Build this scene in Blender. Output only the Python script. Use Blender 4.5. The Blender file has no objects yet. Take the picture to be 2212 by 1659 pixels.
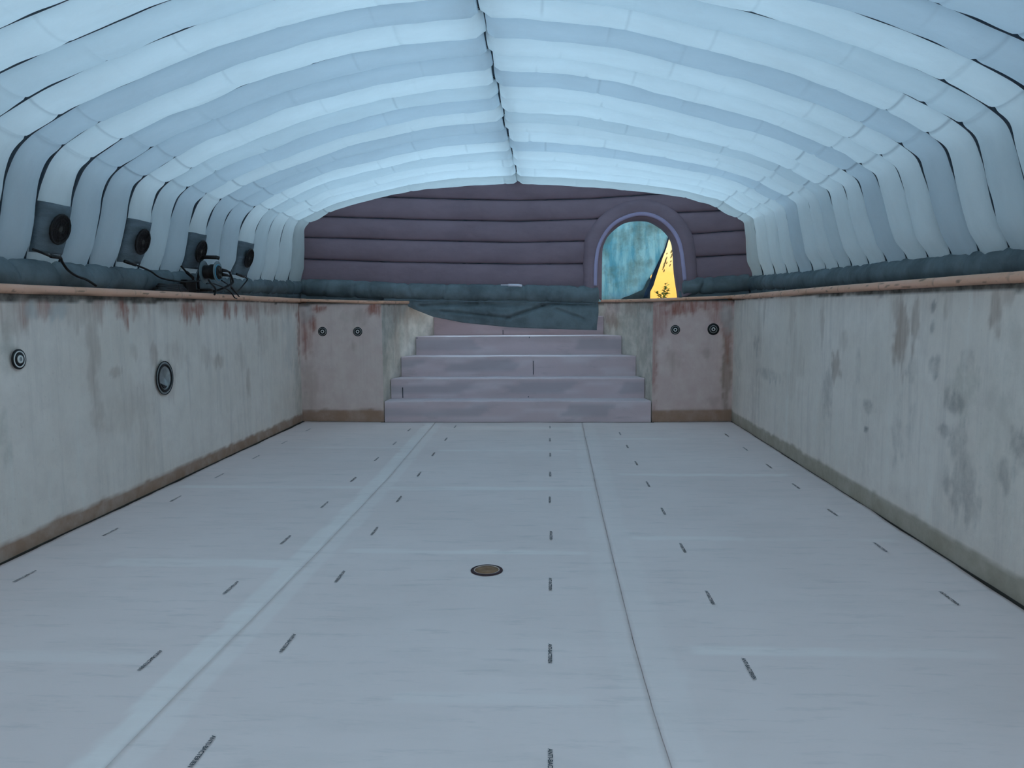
import bpy, bmesh, math, random
from mathutils import Vector, Matrix, noise
from math import sin, cos, pi, sqrt, exp
random.seed(7)
C = bpy.context.scene.collection
SC = bpy.context.scene

PROF={'L':{1:[[-3.771,1.93],[-3.741,2.077],[-3.711,2.224],[-3.68,2.371],[-3.646,2.518],[-3.584,2.654],[-3.474,2.755],[-3.345,2.832],[-3.213,2.903],[-3.076,2.966],[-2.937,3.022],[-2.796,3.074],[-2.655,3.126],[-2.513,3.176],[-2.372,3.229],[-2.231,3.28],[-2.088,3.326],[-1.943,3.366],[-1.798,3.404],[-1.652,3.44],[-1.505,3.472],[-1.357,3.499],[-1.208,3.522],[-1.059,3.539],[-0.909,3.553],[-0.759,3.565],[-0.609,3.573],[-0.459,3.58]],4:[[-3.752,1.949],[-3.724,2.095],[-3.681,2.237],[-3.638,2.379],[-3.614,2.526],[-3.557,2.661],[-3.443,2.754],[-3.312,2.824],[-3.182,2.898],[-3.051,2.967],[-2.915,3.028],[-2.776,3.079],[-2.634,3.126],[-2.495,3.176],[-2.355,3.228],[-2.215,3.277],[-2.072,3.319],[-1.928,3.354],[-1.783,3.387],[-1.638,3.418],[-1.492,3.448],[-1.346,3.475],[-1.199,3.499],[-1.052,3.519],[-0.904,3.534],[-0.755,3.543],[-0.607,3.55],[-0.458,3.557]],7:[[-3.756,1.954],[-3.729,2.1],[-3.702,2.245],[-3.673,2.391],[-3.634,2.534],[-3.577,2.668],[-3.468,2.769],[-3.34,2.841],[-3.204,2.902],[-3.068,2.96],[-2.931,3.015],[-2.791,3.063],[-2.648,3.103],[-2.509,3.153],[-2.37,3.204],[-2.23,3.251],[-2.087,3.292],[-1.944,3.328],[-1.799,3.36],[-1.654,3.392],[-1.51,3.423],[-1.365,3.452],[-1.219,3.478],[-1.072,3.498],[-0.925,3.512],[-0.777,3.522],[-0.629,3.53],[-0.481,3.538]],10:[[-3.697,1.984],[-3.67,2.128],[-3.643,2.272],[-3.613,2.415],[-3.578,2.557],[-3.504,2.683],[-3.395,2.778],[-3.268,2.851],[-3.139,2.921],[-3.007,2.983],[-2.872,3.04],[-2.736,3.094],[-2.598,3.143],[-2.458,3.185],[-2.315,3.218],[-2.172,3.246],[-2.028,3.274],[-1.885,3.303],[-1.741,3.333],[-1.598,3.361],[-1.454,3.387],[-1.309,3.409],[-1.164,3.426],[-1.018,3.438],[-0.872,3.447],[-0.726,3.454],[-0.579,3.46],[-0.433,3.466]],13:[[-3.709,1.974],[-3.693,2.123],[-3.675,2.273],[-3.655,2.421],[-3.631,2.57],[-3.588,2.713],[-3.505,2.832],[-3.369,2.896],[-3.231,2.954],[-3.095,3.019],[-2.96,3.084],[-2.816,3.125],[-2.669,3.16],[-2.523,3.193],[-2.376,3.225],[-2.229,3.257],[-2.082,3.289],[-1.935,3.32],[-1.787,3.349],[-1.639,3.375],[-1.491,3.397],[-1.341,3.413],[-1.191,3.424],[-1.041,3.432],[-0.891,3.438],[-0.741,3.443],[-0.59,3.447],[-0.44,3.452]],15:[[-3.716,2.02],[-3.711,2.173],[-3.705,2.326],[-3.701,2.479],[-3.699,2.632],[-3.687,2.785],[-3.592,2.896],[-3.45,2.954],[-3.319,3.032],[-3.175,3.084],[-3.028,3.126],[-2.88,3.163],[-2.731,3.199],[-2.581,3.233],[-2.432,3.265],[-2.282,3.296],[-2.131,3.323],[-1.98,3.344],[-1.827,3.36],[-1.675,3.372],[-1.522,3.381],[-1.369,3.388],[-1.216,3.395],[-1.063,3.4],[-0.91,3.404],[-0.757,3.407],[-0.604,3.409],[-0.451,3.411]]},'R':{1:[[2.903,1.93],[2.86,2.074],[2.814,2.217],[2.77,2.361],[2.732,2.507],[2.681,2.647],[2.566,2.742],[2.437,2.819],[2.303,2.887],[2.167,2.95],[2.028,3.01],[1.889,3.067],[1.749,3.122],[1.608,3.174],[1.465,3.22],[1.32,3.261],[1.175,3.301],[1.03,3.34],[0.885,3.379],[0.739,3.418],[0.593,3.454],[0.446,3.486],[0.298,3.51],[0.149,3.529],[-0.001,3.544],[-0.151,3.556],[-0.301,3.567],[-0.451,3.578]],4:[[2.923,1.963],[2.871,2.103],[2.82,2.244],[2.774,2.386],[2.733,2.53],[2.676,2.667],[2.552,2.751],[2.423,2.827],[2.289,2.894],[2.155,2.959],[2.018,3.019],[1.878,3.074],[1.736,3.121],[1.592,3.163],[1.448,3.203],[1.304,3.242],[1.159,3.282],[1.015,3.321],[0.87,3.36],[0.725,3.397],[0.58,3.432],[0.434,3.465],[0.287,3.494],[0.139,3.517],[-0.01,3.533],[-0.159,3.543],[-0.309,3.55],[-0.458,3.557]],15:[[2.945,2.044],[2.93,2.198],[2.914,2.352],[2.898,2.506],[2.877,2.659],[2.847,2.809],[2.719,2.891],[2.576,2.95],[2.446,3.033],[2.308,3.099],[2.159,3.141],[2.008,3.176],[1.857,3.207],[1.705,3.233],[1.551,3.254],[1.398,3.272],[1.244,3.288],[1.09,3.304],[0.937,3.32],[0.783,3.334],[0.629,3.348],[0.475,3.36],[0.321,3.372],[0.166,3.382],[0.012,3.39],[-0.142,3.397],[-0.297,3.404],[-0.451,3.411]]}}
STL=[[4.854,1.558,0.13,0.112,1,0.5],[4.946,1.58,0.05,0.076,0,0.5],[5.162,1.597,0.056,0.067,0,0.6],[5.034,1.587,0.037,0.054,2,0.6],[5.317,1.585,0.065,0.057,2,0.6],[5.55,1.575,0.169,0.085,1,0.45],[5.71,1.344,0.057,0.316,1,0.45],[6.151,1.573,0.052,0.098,0,0.9],[6.359,1.587,0.026,0.078,0,0.5],[5.83,1.563,0.022,0.08,1,0.5],[7.246,1.577,0.104,0.084,0,0.9],[7.536,1.573,0.077,0.076,0,0.9],[8.202,1.576,0.066,0.075,0,0.9],[8.425,1.578,0.032,0.074,0,0.8],[8.783,1.573,0.103,0.08,0,0.6],[9.026,1.531,0.073,0.123,0,0.4],[9.534,1.583,0.202,0.072,0,0.4],[6.009,1.093,0.053,0.032,1,0.6],[6.276,1.249,0.036,0.048,1,0.4],[6.604,1.19,0.048,0.091,1,0.5],[6.895,0.979,0.056,0.159,1,0.45],[7.015,1.163,0.156,0.097,1,0.3],[7.906,1.04,0.113,0.053,1,0.45],[7.59,1.115,0.078,0.093,1,0.3],[8.526,1.066,0.098,0.117,1,0.25],[8.728,0.744,0.041,0.134,1,0.4],[5.702,0.99,0.045,0.212,1,0.35],[5.725,0.771,0.061,0.107,1,0.4],[6.167,0.786,0.279,0.191,1,0.2],[4.766,1.36,0.063,0.148,3,0.35],[4.684,0.773,0.041,0.147,3,0.3],[10.686,1.335,0.152,0.356,0,0.8],[10.55,0.531,0.2,0.451,3,0.3],[10.222,1.098,0.187,0.342,2,0.3],[9.184,1.263,0.113,0.196,1,0.25],[9.624,1.305,0.083,0.146,1,0.25],[6.375,0.415,0.113,0.139,1,0.15]]
STR=[[5.629,1.411,0.08,0.239,1,0.75],[5.699,1.567,0.056,0.083,1,0.5],[5.403,1.497,0.043,0.15,1,0.65],[4.461,1.564,0.038,0.123,1,0.8],[4.412,1.651,0.11,0.055,1,0.5],[5.011,1.569,0.017,0.073,1,0.4],[5.174,1.576,0.015,0.023,4,0.6],[5.164,1.441,0.018,0.038,4,0.5],[6.851,1.059,0.082,0.101,1,0.8],[6.706,1.279,0.052,0.089,1,0.3],[8.123,1.477,0.069,0.179,1,0.4],[7.214,1.489,0.042,0.18,1,0.4],[9.11,1.558,0.048,0.134,1,0.5],[9.44,1.111,0.083,0.084,4,0.4],[7.999,0.994,0.224,0.307,1,0.25],[7.014,0.753,0.086,0.249,4,0.35],[6.118,0.795,0.074,0.043,4,0.5],[6.139,0.61,0.018,0.009,4,0.8],[5.125,1.193,0.045,0.06,4,0.6],[5.409,1.139,0.05,0.064,4,0.4],[4.86,0.981,0.081,0.06,4,0.55],[4.954,0.794,0.057,0.029,4,0.5],[4.736,1.056,0.128,0.139,3,0.3],[4.767,0.724,0.066,0.127,4,0.4],[4.667,0.489,0.114,0.18,4,0.45],[4.895,0.493,0.028,0.073,4,0.4],[4.176,0.821,0.044,0.099,4,0.65],[5.61,0.653,0.055,0.2,4,0.25],[5.417,0.767,0.041,0.144,4,0.2],[4.303,0.99,0.152,0.517,5,0.35],[8.911,0.794,0.372,0.053,4,0.35],[10.331,0.788,0.15,0.674,3,0.2],[9.513,0.937,0.212,0.704,1,0.2],[6.357,1.06,0.028,0.15,4,0.25],[4.3,0.642,0.032,0.076,4,0.4],[4.726,1.252,0.051,0.055,4,0.3]]
STB=[[-3.41,1.288,0.023,0.306,0,0.7],[-3.312,1.385,0.033,0.113,0,1],[-3.386,1.498,0.072,0.128,2,0.5],[-3.21,1.58,0.082,0.032,0,0.9],[-2.733,1.542,0.397,0.112,6,0.5],[-2.407,1.571,0.071,0.08,0,0.9],[-2.628,1.461,0.081,0.096,1,0.4],[-2.807,1.446,0.065,0.08,1,0.3],[-3.365,1.175,0.039,0.194,0,0.5],[-2.365,0.778,0.036,0.713,6,0.6],[-3.362,0.491,0.066,0.36,1,0.3],[-2.727,1.059,0.026,0.048,1,0.4],[-2.562,0.636,0.059,0.439,6,0.35],[1.497,1.435,0.1,0.22,0,0.55],[1.782,1.552,0.187,0.088,0,0.9],[2.156,1.572,0.186,0.047,0,0.7],[1.428,0.861,0.025,0.731,0,0.6],[1.683,0.833,0.079,0.127,1,0.4],[2.298,1.461,0.078,0.125,0,0.5],[2.152,0.943,0.047,0.047,1,0.4],[2.422,0.716,0.045,0.682,1,1],[2.43,1.2,0.04,0.3,0,0.6],[2.426,1.413,0.068,0.172,2,0.6],[2.243,0.274,0.063,0.048,1,0.35],[1.917,0.862,0.439,0.476,6,0.25],[1.936,1.608,0.529,0.044,0,0.8]]
DOUT=[[0.504,1.838],[0.503,1.906],[0.513,2.501],[0.61,2.735],[0.812,2.953],[1.026,3.076],[1.362,3.138],[1.657,3.074],[1.893,2.919],[2.057,2.698],[2.128,2.483],[2.176,2.014],[2.186,1.825]]
DSTR=[[0.649,1.889],[0.661,2.259],[0.717,2.512],[0.864,2.744],[1.061,2.88],[1.314,2.943],[1.548,2.901],[1.749,2.766],[1.885,2.579],[1.948,2.362],[2.001,1.958]]
DIN=[[0.777,1.679],[0.777,1.724],[0.781,2.303],[0.801,2.478],[0.888,2.638],[1.069,2.789],[1.223,2.837],[1.445,2.835],[1.58,2.776],[1.723,2.665],[1.822,2.487],[1.858,2.09],[1.911,1.752],[1.918,1.671]]
TARP=[[1.839,2.709],[1.81,2.647],[1.75,2.435],[1.667,2.259],[1.585,2.085],[1.491,1.959],[1.443,1.84],[1.239,1.75],[1.091,1.701]]
HEM=[[1.87,2.711],[1.829,2.621],[1.789,2.468],[1.728,2.301],[1.654,2.078],[1.6,1.896],[1.544,1.79],[1.517,1.699]]
FLAP=[[-2.472,1.675],[-2.319,1.657],[-2.181,1.645],[-2.009,1.562],[-1.733,1.45],[-1.284,1.358],[-0.595,1.286],[0.091,1.254],[0.706,1.237]]
c1=[[-3.62,5.328,2.017],[-3.62,5.396,2.002],[-3.62,5.487,1.985],[-3.62,5.593,1.982],[-3.62,5.645,1.951],[-3.62,5.723,1.896],[-3.62,5.835,1.855],[-3.62,5.953,1.83],[-3.62,6.061,1.786]]
c3=[[-3.58,7.481,2.012],[-3.58,7.593,1.958],[-3.58,7.72,1.908],[-3.58,7.787,1.854]]
c4=[[-3.55,8.775,1.988],[-3.55,8.978,1.964],[-3.55,9.074,1.934],[-3.55,8.965,1.844],[-3.55,8.782,1.797],[-3.55,8.595,1.773]]
EXPO=1.36
YS = {-3:4.04,-2:4.40,-1:4.76,0:5.12,1:5.47,2:5.85,3:6.217,4:6.59,5:6.99,6:7.37,7:7.79,8:8.14,9:8.50,10:8.92,11:9.41,12:9.88,13:10.4,14:10.98,15:11.6}
def seam_y(n): return YS[n] if n in YS else YS[-3] + .36*(n+3)
XL, XR, YB = -3.475, 2.505, 10.62
RIDGE_X = -.46

# ------------------------------------------------------------------ helpers
def obj(name, verts, faces, mat=None, parent=None, smooth=False):
    me = bpy.data.meshes.new(name)
    me.from_pydata([tuple(v) for v in verts], [], faces)
    me.update()
    if smooth:
        me.polygons.foreach_set('use_smooth', [True]*len(me.polygons))
    if mat: me.materials.append(mat)
    o = bpy.data.objects.new(name, me); C.objects.link(o)
    if parent: o.parent = parent
    return o
def empty(name, loc=(0,0,0)):
    o = bpy.data.objects.new(name, None); C.objects.link(o); o.location = loc
    o.empty_display_size = .1
    return o
def tag(o, label=None, cat=None, group=None, kind=None):
    if label: o['label'] = label
    if cat: o['category'] = cat
    if group: o['group'] = group
    if kind: o['kind'] = kind
    return o
class MB:
    def __init__(s): s.v=[]; s.f=[]
    def add(s, v, f):
        b=len(s.v); s.v += [tuple(x) for x in v]; s.f += [tuple(b+i for i in q) for q in f]; return s
    def box(s, lo, hi):
        (a,b,c),(d,e,f)=lo,hi
        return s.add([(a,b,c),(d,b,c),(d,e,c),(a,e,c),(a,b,f),(d,b,f),(d,e,f),(a,e,f)],
              [(0,3,2,1),(4,5,6,7),(0,1,5,4),(1,2,6,5),(2,3,7,6),(3,0,4,7)])
    def rings(s, R, closed=True, caps=True):
        n=len(R[0]); v=[p for r in R for p in r]; f=[]
        for i in range(len(R)-1):
            for j in range(n if closed else n-1):
                k=(j+1)%n
                f.append((i*n+j, i*n+k, (i+1)*n+k, (i+1)*n+j))
        if caps and closed:
            f.append(tuple(range(n))[::-1]); f.append(tuple((len(R)-1)*n+j for j in range(n)))
        return s.add(v,f)
    def tube(s, P, r, seg=8):
        P=[Vector(p) for p in P]; R=[]; up=Vector((0,0,1)); last=None
        for i,p in enumerate(P):
            t=(P[min(i+1,len(P)-1)]-P[max(i-1,0)]).normalized()
            a=t.cross(up if abs(t.z)<.9 else Vector((1,0,0))).normalized()
            if last is not None:
                a=(last-t*last.dot(t)).normalized()
            last=a; b=t.cross(a); rr=r(i/(len(P)-1)) if callable(r) else r
            R.append([p+a*rr*cos(2*pi*k/seg)+b*rr*sin(2*pi*k/seg) for k in range(seg)])
        return s.rings(R)
    def lathe(s, prof, seg=40, M=None):
        R=[]
        for r,z in prof:
            ring=[Vector((r*cos(2*pi*k/seg), r*sin(2*pi*k/seg), z)) for k in range(seg)]
            R.append([M@p for p in ring] if M else ring)
        R.append(R[0]); n=seg; v=[p for r in R for p in r]
        return s.add(v,[(i*n+j,i*n+(j+1)%n,(i+1)*n+(j+1)%n,(i+1)*n+j) for i in range(len(R)-1) for j in range(n)])
    def build(s, name, mat=None, parent=None, smooth=False):
        return obj(name, s.v, s.f, mat, parent, smooth)
def spline(P, k=6):
    P=[Vector(p) for p in P]; n=len(P); o=[]
    for i in range(n-1):
        p0,p1,p2,p3=P[max(i-1,0)],P[i],P[i+1],P[min(i+2,n-1)]
        for j in range(k):
            t=j/k
            o.append(.5*((2*p1)+(p2-p0)*t+(2*p0-5*p1+4*p2-p3)*t*t+(3*p1-p0-3*p2+p3)*t**3))
    o.append(P[-1]); return o
def resample(P, m):
    P=[Vector(p) for p in P]; d=[0]
    for a,b in zip(P,P[1:]): d.append(d[-1]+(b-a).length)
    o=[]; j=0
    for i in range(m):
        t=d[-1]*i/(m-1)
        while j<len(P)-2 and d[j+1]<t: j+=1
        L=d[j+1]-d[j]; o.append(P[j].lerp(P[j+1], 0 if L==0 else min(1,(t-d[j])/L)))
    return o
def interp(P, x):
    if x<=P[0][0]: return P[0][1]
    for (a,b),(c,d) in zip(P,P[1:]):
        if x<=c: return b+(d-b)*(x-a)/(c-a)
    return P[-1][1]
def sm(a,b,x):
    t=max(0,min(1,(x-a)/(b-a))); return t*t*(3-2*t)
def nz(x,y=0,z=0): return noise.noise(Vector((x,y,z)))

# ------------------------------------------------------------------ materials
def new_mat(name):
    m=bpy.data.materials.new(name); m.use_nodes=True
    nt=m.node_tree; nt.nodes.clear()
    return m, nt
def N(nt, t, **kw):
    n=nt.nodes.new(t)
    for k,v in kw.items():
        if k=='inp':
            for i,x in v.items(): n.inputs[i].default_value=x
        else: setattr(n,k,v)
    return n
def noise_tex(nt, scale, detail=4, rough=.55, mscale=(1,1,1), coord=None):
    tc=N(nt,'ShaderNodeTexCoord'); mp=N(nt,'ShaderNodeMapping'); mp.inputs['Scale'].default_value=mscale
    nt.links.new(tc.outputs['Object'], mp.inputs['Vector'])
    n=N(nt,'ShaderNodeTexNoise'); n.inputs['Scale'].default_value=scale; n.inputs['Detail'].default_value=detail; n.inputs['Roughness'].default_value=rough
    nt.links.new(mp.outputs['Vector'], n.inputs['Vector'])
    return n
def ramp(nt, src, stops):
    r=N(nt,'ShaderNodeValToRGB'); el=r.color_ramp.elements
    while len(el)<len(stops): el.new(.5)
    for e,(p,c) in zip(el,stops):
        e.position=p; e.color=(c,c,c,1) if not isinstance(c,tuple) else (*c,1)
    nt.links.new(src, r.inputs['Fac']); return r
def mix(nt, fac, a, b, bt='MIX'):
    m=N(nt,'ShaderNodeMix', data_type='RGBA', blend_type=bt)
    for s,v in ((0,fac),(6,a),(7,b)):
        if isinstance(v,(int,float)): m.inputs[s].default_value=v
        elif isinstance(v,tuple): m.inputs[s].default_value=(*v,1)
        else: nt.links.new(v, m.inputs[s])
    return m.outputs[2]
def bump(nt, src, strength, dist):
    b=N(nt,'ShaderNodeBump'); b.inputs['Strength'].default_value=strength; b.inputs['Distance'].default_value=dist
    nt.links.new(src, b.inputs['Height']); return b
def simple(name, col, rough=.6, metal=0, var=.15, scale=12, bmp=.2, spec=.4):
    m,nt=new_mat(name)
    p=N(nt,'ShaderNodeBsdfPrincipled'); p.inputs['Roughness'].default_value=rough; p.inputs['Metallic'].default_value=metal
    p.inputs['Specular IOR Level'].default_value=spec
    n=noise_tex(nt, scale, 5)
    r=ramp(nt, n.outputs['Fac'], [(.3,1-var),(.7,1+var*.3)])
    c=mix(nt,1,r.outputs['Color'],col,'MULTIPLY'); nt.links.new(c,p.inputs['Base Color'])
    if bmp: nt.links.new(bump(nt,n.outputs['Fac'],bmp,.01).outputs['Normal'],p.inputs['Normal'])
    o=N(nt,'ShaderNodeOutputMaterial'); nt.links.new(p.outputs['BSDF'],o.inputs['Surface'])
    return m
def fabric(name, col=(1,1,1), trans=.5, use_objcol=False, wr=.35, wscale=3.0, dirt=.1, mscale=(1,1,1)):
    """coated nylon: part of the light is scattered back, part passes through"""
    m,nt=new_mat(name)
    n1=noise_tex(nt, wscale, 6, .6, mscale); n2=noise_tex(nt, 17, 4)
    d=ramp(nt, n1.outputs['Fac'], [(.35,1-dirt),(.62,1)])
    c=mix(nt,1,d.outputs['Color'],col,'MULTIPLY')
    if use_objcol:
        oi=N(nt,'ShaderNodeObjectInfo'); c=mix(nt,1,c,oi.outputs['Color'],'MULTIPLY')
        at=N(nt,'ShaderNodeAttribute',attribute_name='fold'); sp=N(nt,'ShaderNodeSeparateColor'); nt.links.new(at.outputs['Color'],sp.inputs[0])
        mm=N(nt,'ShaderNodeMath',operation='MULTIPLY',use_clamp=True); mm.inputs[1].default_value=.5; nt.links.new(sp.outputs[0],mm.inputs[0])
        c=mix(nt,mm.outputs[0],c,(.30,.33,.37))     # dark lines along the cross folds and seams
    h=N(nt,'ShaderNodeMath',operation='MULTIPLY_ADD'); h.inputs[1].default_value=.25
    nt.links.new(n2.outputs['Fac'],h.inputs[0]); nt.links.new(n1.outputs['Fac'],h.inputs[2])
    b=bump(nt,h.outputs[0],wr,.03)
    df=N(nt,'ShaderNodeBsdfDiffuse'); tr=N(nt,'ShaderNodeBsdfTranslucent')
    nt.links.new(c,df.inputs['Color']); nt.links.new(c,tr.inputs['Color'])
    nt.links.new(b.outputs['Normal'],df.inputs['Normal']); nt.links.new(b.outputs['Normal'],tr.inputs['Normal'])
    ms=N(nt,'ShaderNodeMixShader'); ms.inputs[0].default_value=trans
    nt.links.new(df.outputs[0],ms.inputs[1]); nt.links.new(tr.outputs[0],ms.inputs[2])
    o=N(nt,'ShaderNodeOutputMaterial'); nt.links.new(ms.outputs[0],o.inputs['Surface'])
    return m

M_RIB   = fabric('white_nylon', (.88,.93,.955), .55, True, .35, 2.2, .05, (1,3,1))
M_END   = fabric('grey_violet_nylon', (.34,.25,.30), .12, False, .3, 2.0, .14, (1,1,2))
M_SKIRT = fabric('dark_green_grey_nylon', (.20,.245,.27), .03, False, .55, 3.2, .35)
M_PATCH = fabric('slate_nylon', (.20,.25,.29), .05, False, .9, 5, .3, (1,.6,2.2))
M_WHITE = simple('white_webbing', (.50,.44,.66), .7, 0, .05)
M_STRAP = simple('white_strap', (.9,.87,.97), .6, 0, .05)
M_DARKSTRIP  = simple('dark_strip_and_shade', (.05,.068,.09), .8, 0, .2)  # ridge strip, riser marks and the shade strips set in the grooves
M_BLACK = simple('black_plastic', (.006,.006,.007), .45, 0, .3)
M_MOTOR = simple('grey_motor_metal', (.10,.10,.09), .45, .5, .3)
M_PALE  = simple('pale_pvc', (.80,.79,.76), .5, 0, .2, 30)
M_GREYP = simple('grey_pvc', (.34,.35,.35), .5, 0, .3, 20)
M_CLEAR = simple('grey_translucent_flange', (.15,.195,.21), .35, 0, .1)
M_BLUE  = simple('blue_plastic', (.10,.33,.48), .4, 0, .15)
M_TEXT  = simple('grey_print_ink', (.058,.070,.082), .8, 0, .35, 60, 0)
M_DARKGAP = simple('dark_base_screed', (.016,.015,.014), .9, 0, .4)  # near-black base showing in the gaps beside the felt

def wall_mat():
    m,nt=new_mat('stained_pool_plaster')
    at=N(nt,'ShaderNodeAttribute',attribute_name='stain'); sp=N(nt,'ShaderNodeSeparateColor'); nt.links.new(at.outputs['Color'],sp.inputs[0])
    at2=N(nt,'ShaderNodeAttribute',attribute_name='stain2'); sp2=N(nt,'ShaderNodeSeparateColor'); nt.links.new(at2.outputs['Color'],sp2.inputs[0])
    big=noise_tex(nt,.9,5,.6); mid=noise_tex(nt,5,6,.65); fine=noise_tex(nt,38,5,.7)
    streak=noise_tex(nt,1.0,6,.7,(7,7,.5)); streak2=noise_tex(nt,1.0,5,.75,(34,34,2.2))
    c=mix(nt,ramp(nt,big.outputs['Fac'],[(.35,0.),(.65,1.)]).outputs['Color'],(.79,.68,.60),(.88,.77,.70))
    c=mix(nt,ramp(nt,mid.outputs['Fac'],[(.42,0.),(.75,.45)]).outputs['Color'],c,(.66,.555,.505))
    c=mix(nt,ramp(nt,streak.outputs['Fac'],[(.52,0.),(.75,.5)]).outputs['Color'],c,(.54,.465,.43))
    c=mix(nt,ramp(nt,streak.outputs['Fac'],[(.28,.45),(.44,0.)]).outputs['Color'],c,(.86,.80,.74))
    c=mix(nt,ramp(nt,fine.outputs['Fac'],[(.60,0.),(.85,.5)]).outputs['Color'],c,(.42,.36,.33))
    def layer(c, ch, col, lo, hi, src):
        r=ramp(nt,src.outputs['Fac'],[(.3,lo),(.62,hi)])
        f=N(nt,'ShaderNodeMath',operation='MULTIPLY',use_clamp=True); nt.links.new(ch,f.inputs[0]); nt.links.new(r.outputs['Color'],f.inputs[1])
        return mix(nt,f.outputs[0],c,col)
    c=layer(c, sp2.outputs[2], (.66,.46,.44), .6, 1.0, mid)        # broad red-brown wash
    c=layer(c, sp2.outputs[1], (.27,.275,.22), .2, 1.0, mid)         # greenish wash
    c=layer(c, sp.outputs[1], (.39,.28,.225), .35, 1.0, streak)     # brown-grey runs
    c=layer(c, sp2.outputs[0], (.20,.18,.175), .2, 1.0, mid)       # dark algae specks
    c=layer(c, sp.outputs[0], (.33,.095,.06), .3, 1.0, streak2)      # rust runs
    c=layer(c, sp.outputs[2], (.50,.50,.49), .6, 1.0, mid)           # pale fresh patches
    at3=N(nt,'ShaderNodeAttribute',attribute_name='band'); sp3=N(nt,'ShaderNodeSeparateColor'); nt.links.new(at3.outputs['Color'],sp3.inputs[0])
    c=layer(c, sp3.outputs[0], (.38,.235,.165), .75, 1.0, mid)        # bare brown screed at the foot
    c=layer(c, sp3.outputs[1], (.40,.335,.26), .75, 1.0, mid)       # lighter screed on the right wall
    c=layer(c, sp3.outputs[2], (.075,.065,.055), .6, 1.0, mid)        # dark joint with its shadow painted under the coping, and in the foot gap
    p=N(nt,'ShaderNodeBsdfPrincipled'); p.inputs['Roughness'].default_value=.85; p.inputs['Specular IOR Level'].default_value=.2
    nt.links.new(c,p.inputs['Base Color'])
    nt.links.new(bump(nt,mid.outputs['Fac'],.25,.02).outputs['Normal'],p.inputs['Normal'])
    o=N(nt,'ShaderNodeOutputMaterial'); nt.links.new(p.outputs[0],o.inputs[0]); return m
M_WALL=wall_mat()

def sheet_mat(name='grey_felt_sheet',K=(1,1,1)):
    m,nt=new_mat(name)
    at=N(nt,'ShaderNodeAttribute',attribute_name='glue'); sp=N(nt,'ShaderNodeSeparateColor'); nt.links.new(at.outputs['Color'],sp.inputs[0])
    big=noise_tex(nt,.55,4,.55); mid=noise_tex(nt,3,6,.65,(.45,1.6,1)); fine=noise_tex(nt,45,4,.7,(.5,2,1)); sm_=noise_tex(nt,9,5,.7,(.25,1.6,1))
    c=mix(nt,ramp(nt,big.outputs['Fac'],[(.35,0.),(.65,1.)]).outputs['Color'],(.77,.63,.60),(.83,.69,.66))
    c=mix(nt,ramp(nt,mid.outputs['Fac'],[(.5,0.),(.78,.5)]).outputs['Color'],c,(.66,.56,.53))
    c=mix(nt,ramp(nt,sm_.outputs['Fac'],[(.55,0.),(.74,.6)]).outputs['Color'],c,(.56,.485,.465))
    c=mix(nt,ramp(nt,fine.outputs['Fac'],[(.62,0.),(.85,.35)]).outputs['Color'],c,(.54,.47,.45))
    r=ramp(nt,sm_.outputs['Fac'],[(.25,1.),(.7,.55)])
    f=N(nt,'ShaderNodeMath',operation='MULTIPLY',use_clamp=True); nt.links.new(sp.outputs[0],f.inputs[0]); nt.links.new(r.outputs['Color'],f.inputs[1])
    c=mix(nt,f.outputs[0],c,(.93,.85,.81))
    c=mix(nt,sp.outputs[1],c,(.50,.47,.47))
    c=mix(nt,1,c,K,'MULTIPLY')
    p=N(nt,'ShaderNodeBsdfPrincipled'); p.inputs['Roughness'].default_value=.8; p.inputs['Specular IOR Level'].default_value=.25
    nt.links.new(c,p.inputs['Base Color'])
    nt.links.new(bump(nt,fine.outputs['Fac'],.12,.004).outputs['Normal'],p.inputs['Normal'])
    o=N(nt,'ShaderNodeOutputMaterial'); nt.links.new(p.outputs[0],o.inputs[0]); return m
M_SHEET=sheet_mat()

def coping_mat():
    m,nt=new_mat('terracotta_pink_coping')
    n=noise_tex(nt,3,6,.6,(1,1,3)); n2=noise_tex(nt,22,5,.7)
    c=mix(nt,ramp(nt,n.outputs['Fac'],[(.35,0.),(.7,1.)]).outputs['Color'],(.84,.47,.335),(.72,.39,.25))
    c=mix(nt,ramp(nt,n2.outputs['Fac'],[(.58,0.),(.8,.7)]).outputs['Color'],c,(.26,.17,.12))
    at=N(nt,'ShaderNodeAttribute',attribute_name='dark_tone'); sp=N(nt,'ShaderNodeSeparateColor'); nt.links.new(at.outputs['Color'],sp.inputs[0])
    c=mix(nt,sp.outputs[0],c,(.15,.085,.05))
    p=N(nt,'ShaderNodeBsdfPrincipled'); p.inputs['Roughness'].default_value=.6; nt.links.new(c,p.inputs['Base Color'])
    o=N(nt,'ShaderNodeOutputMaterial'); nt.links.new(p.outputs[0],o.inputs[0]); return m
M_COP=coping_mat()
M_DECK = simple('deck_concrete', (.20,.19,.175), .9, 0, .3, 3)
M_STEP = None

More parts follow.
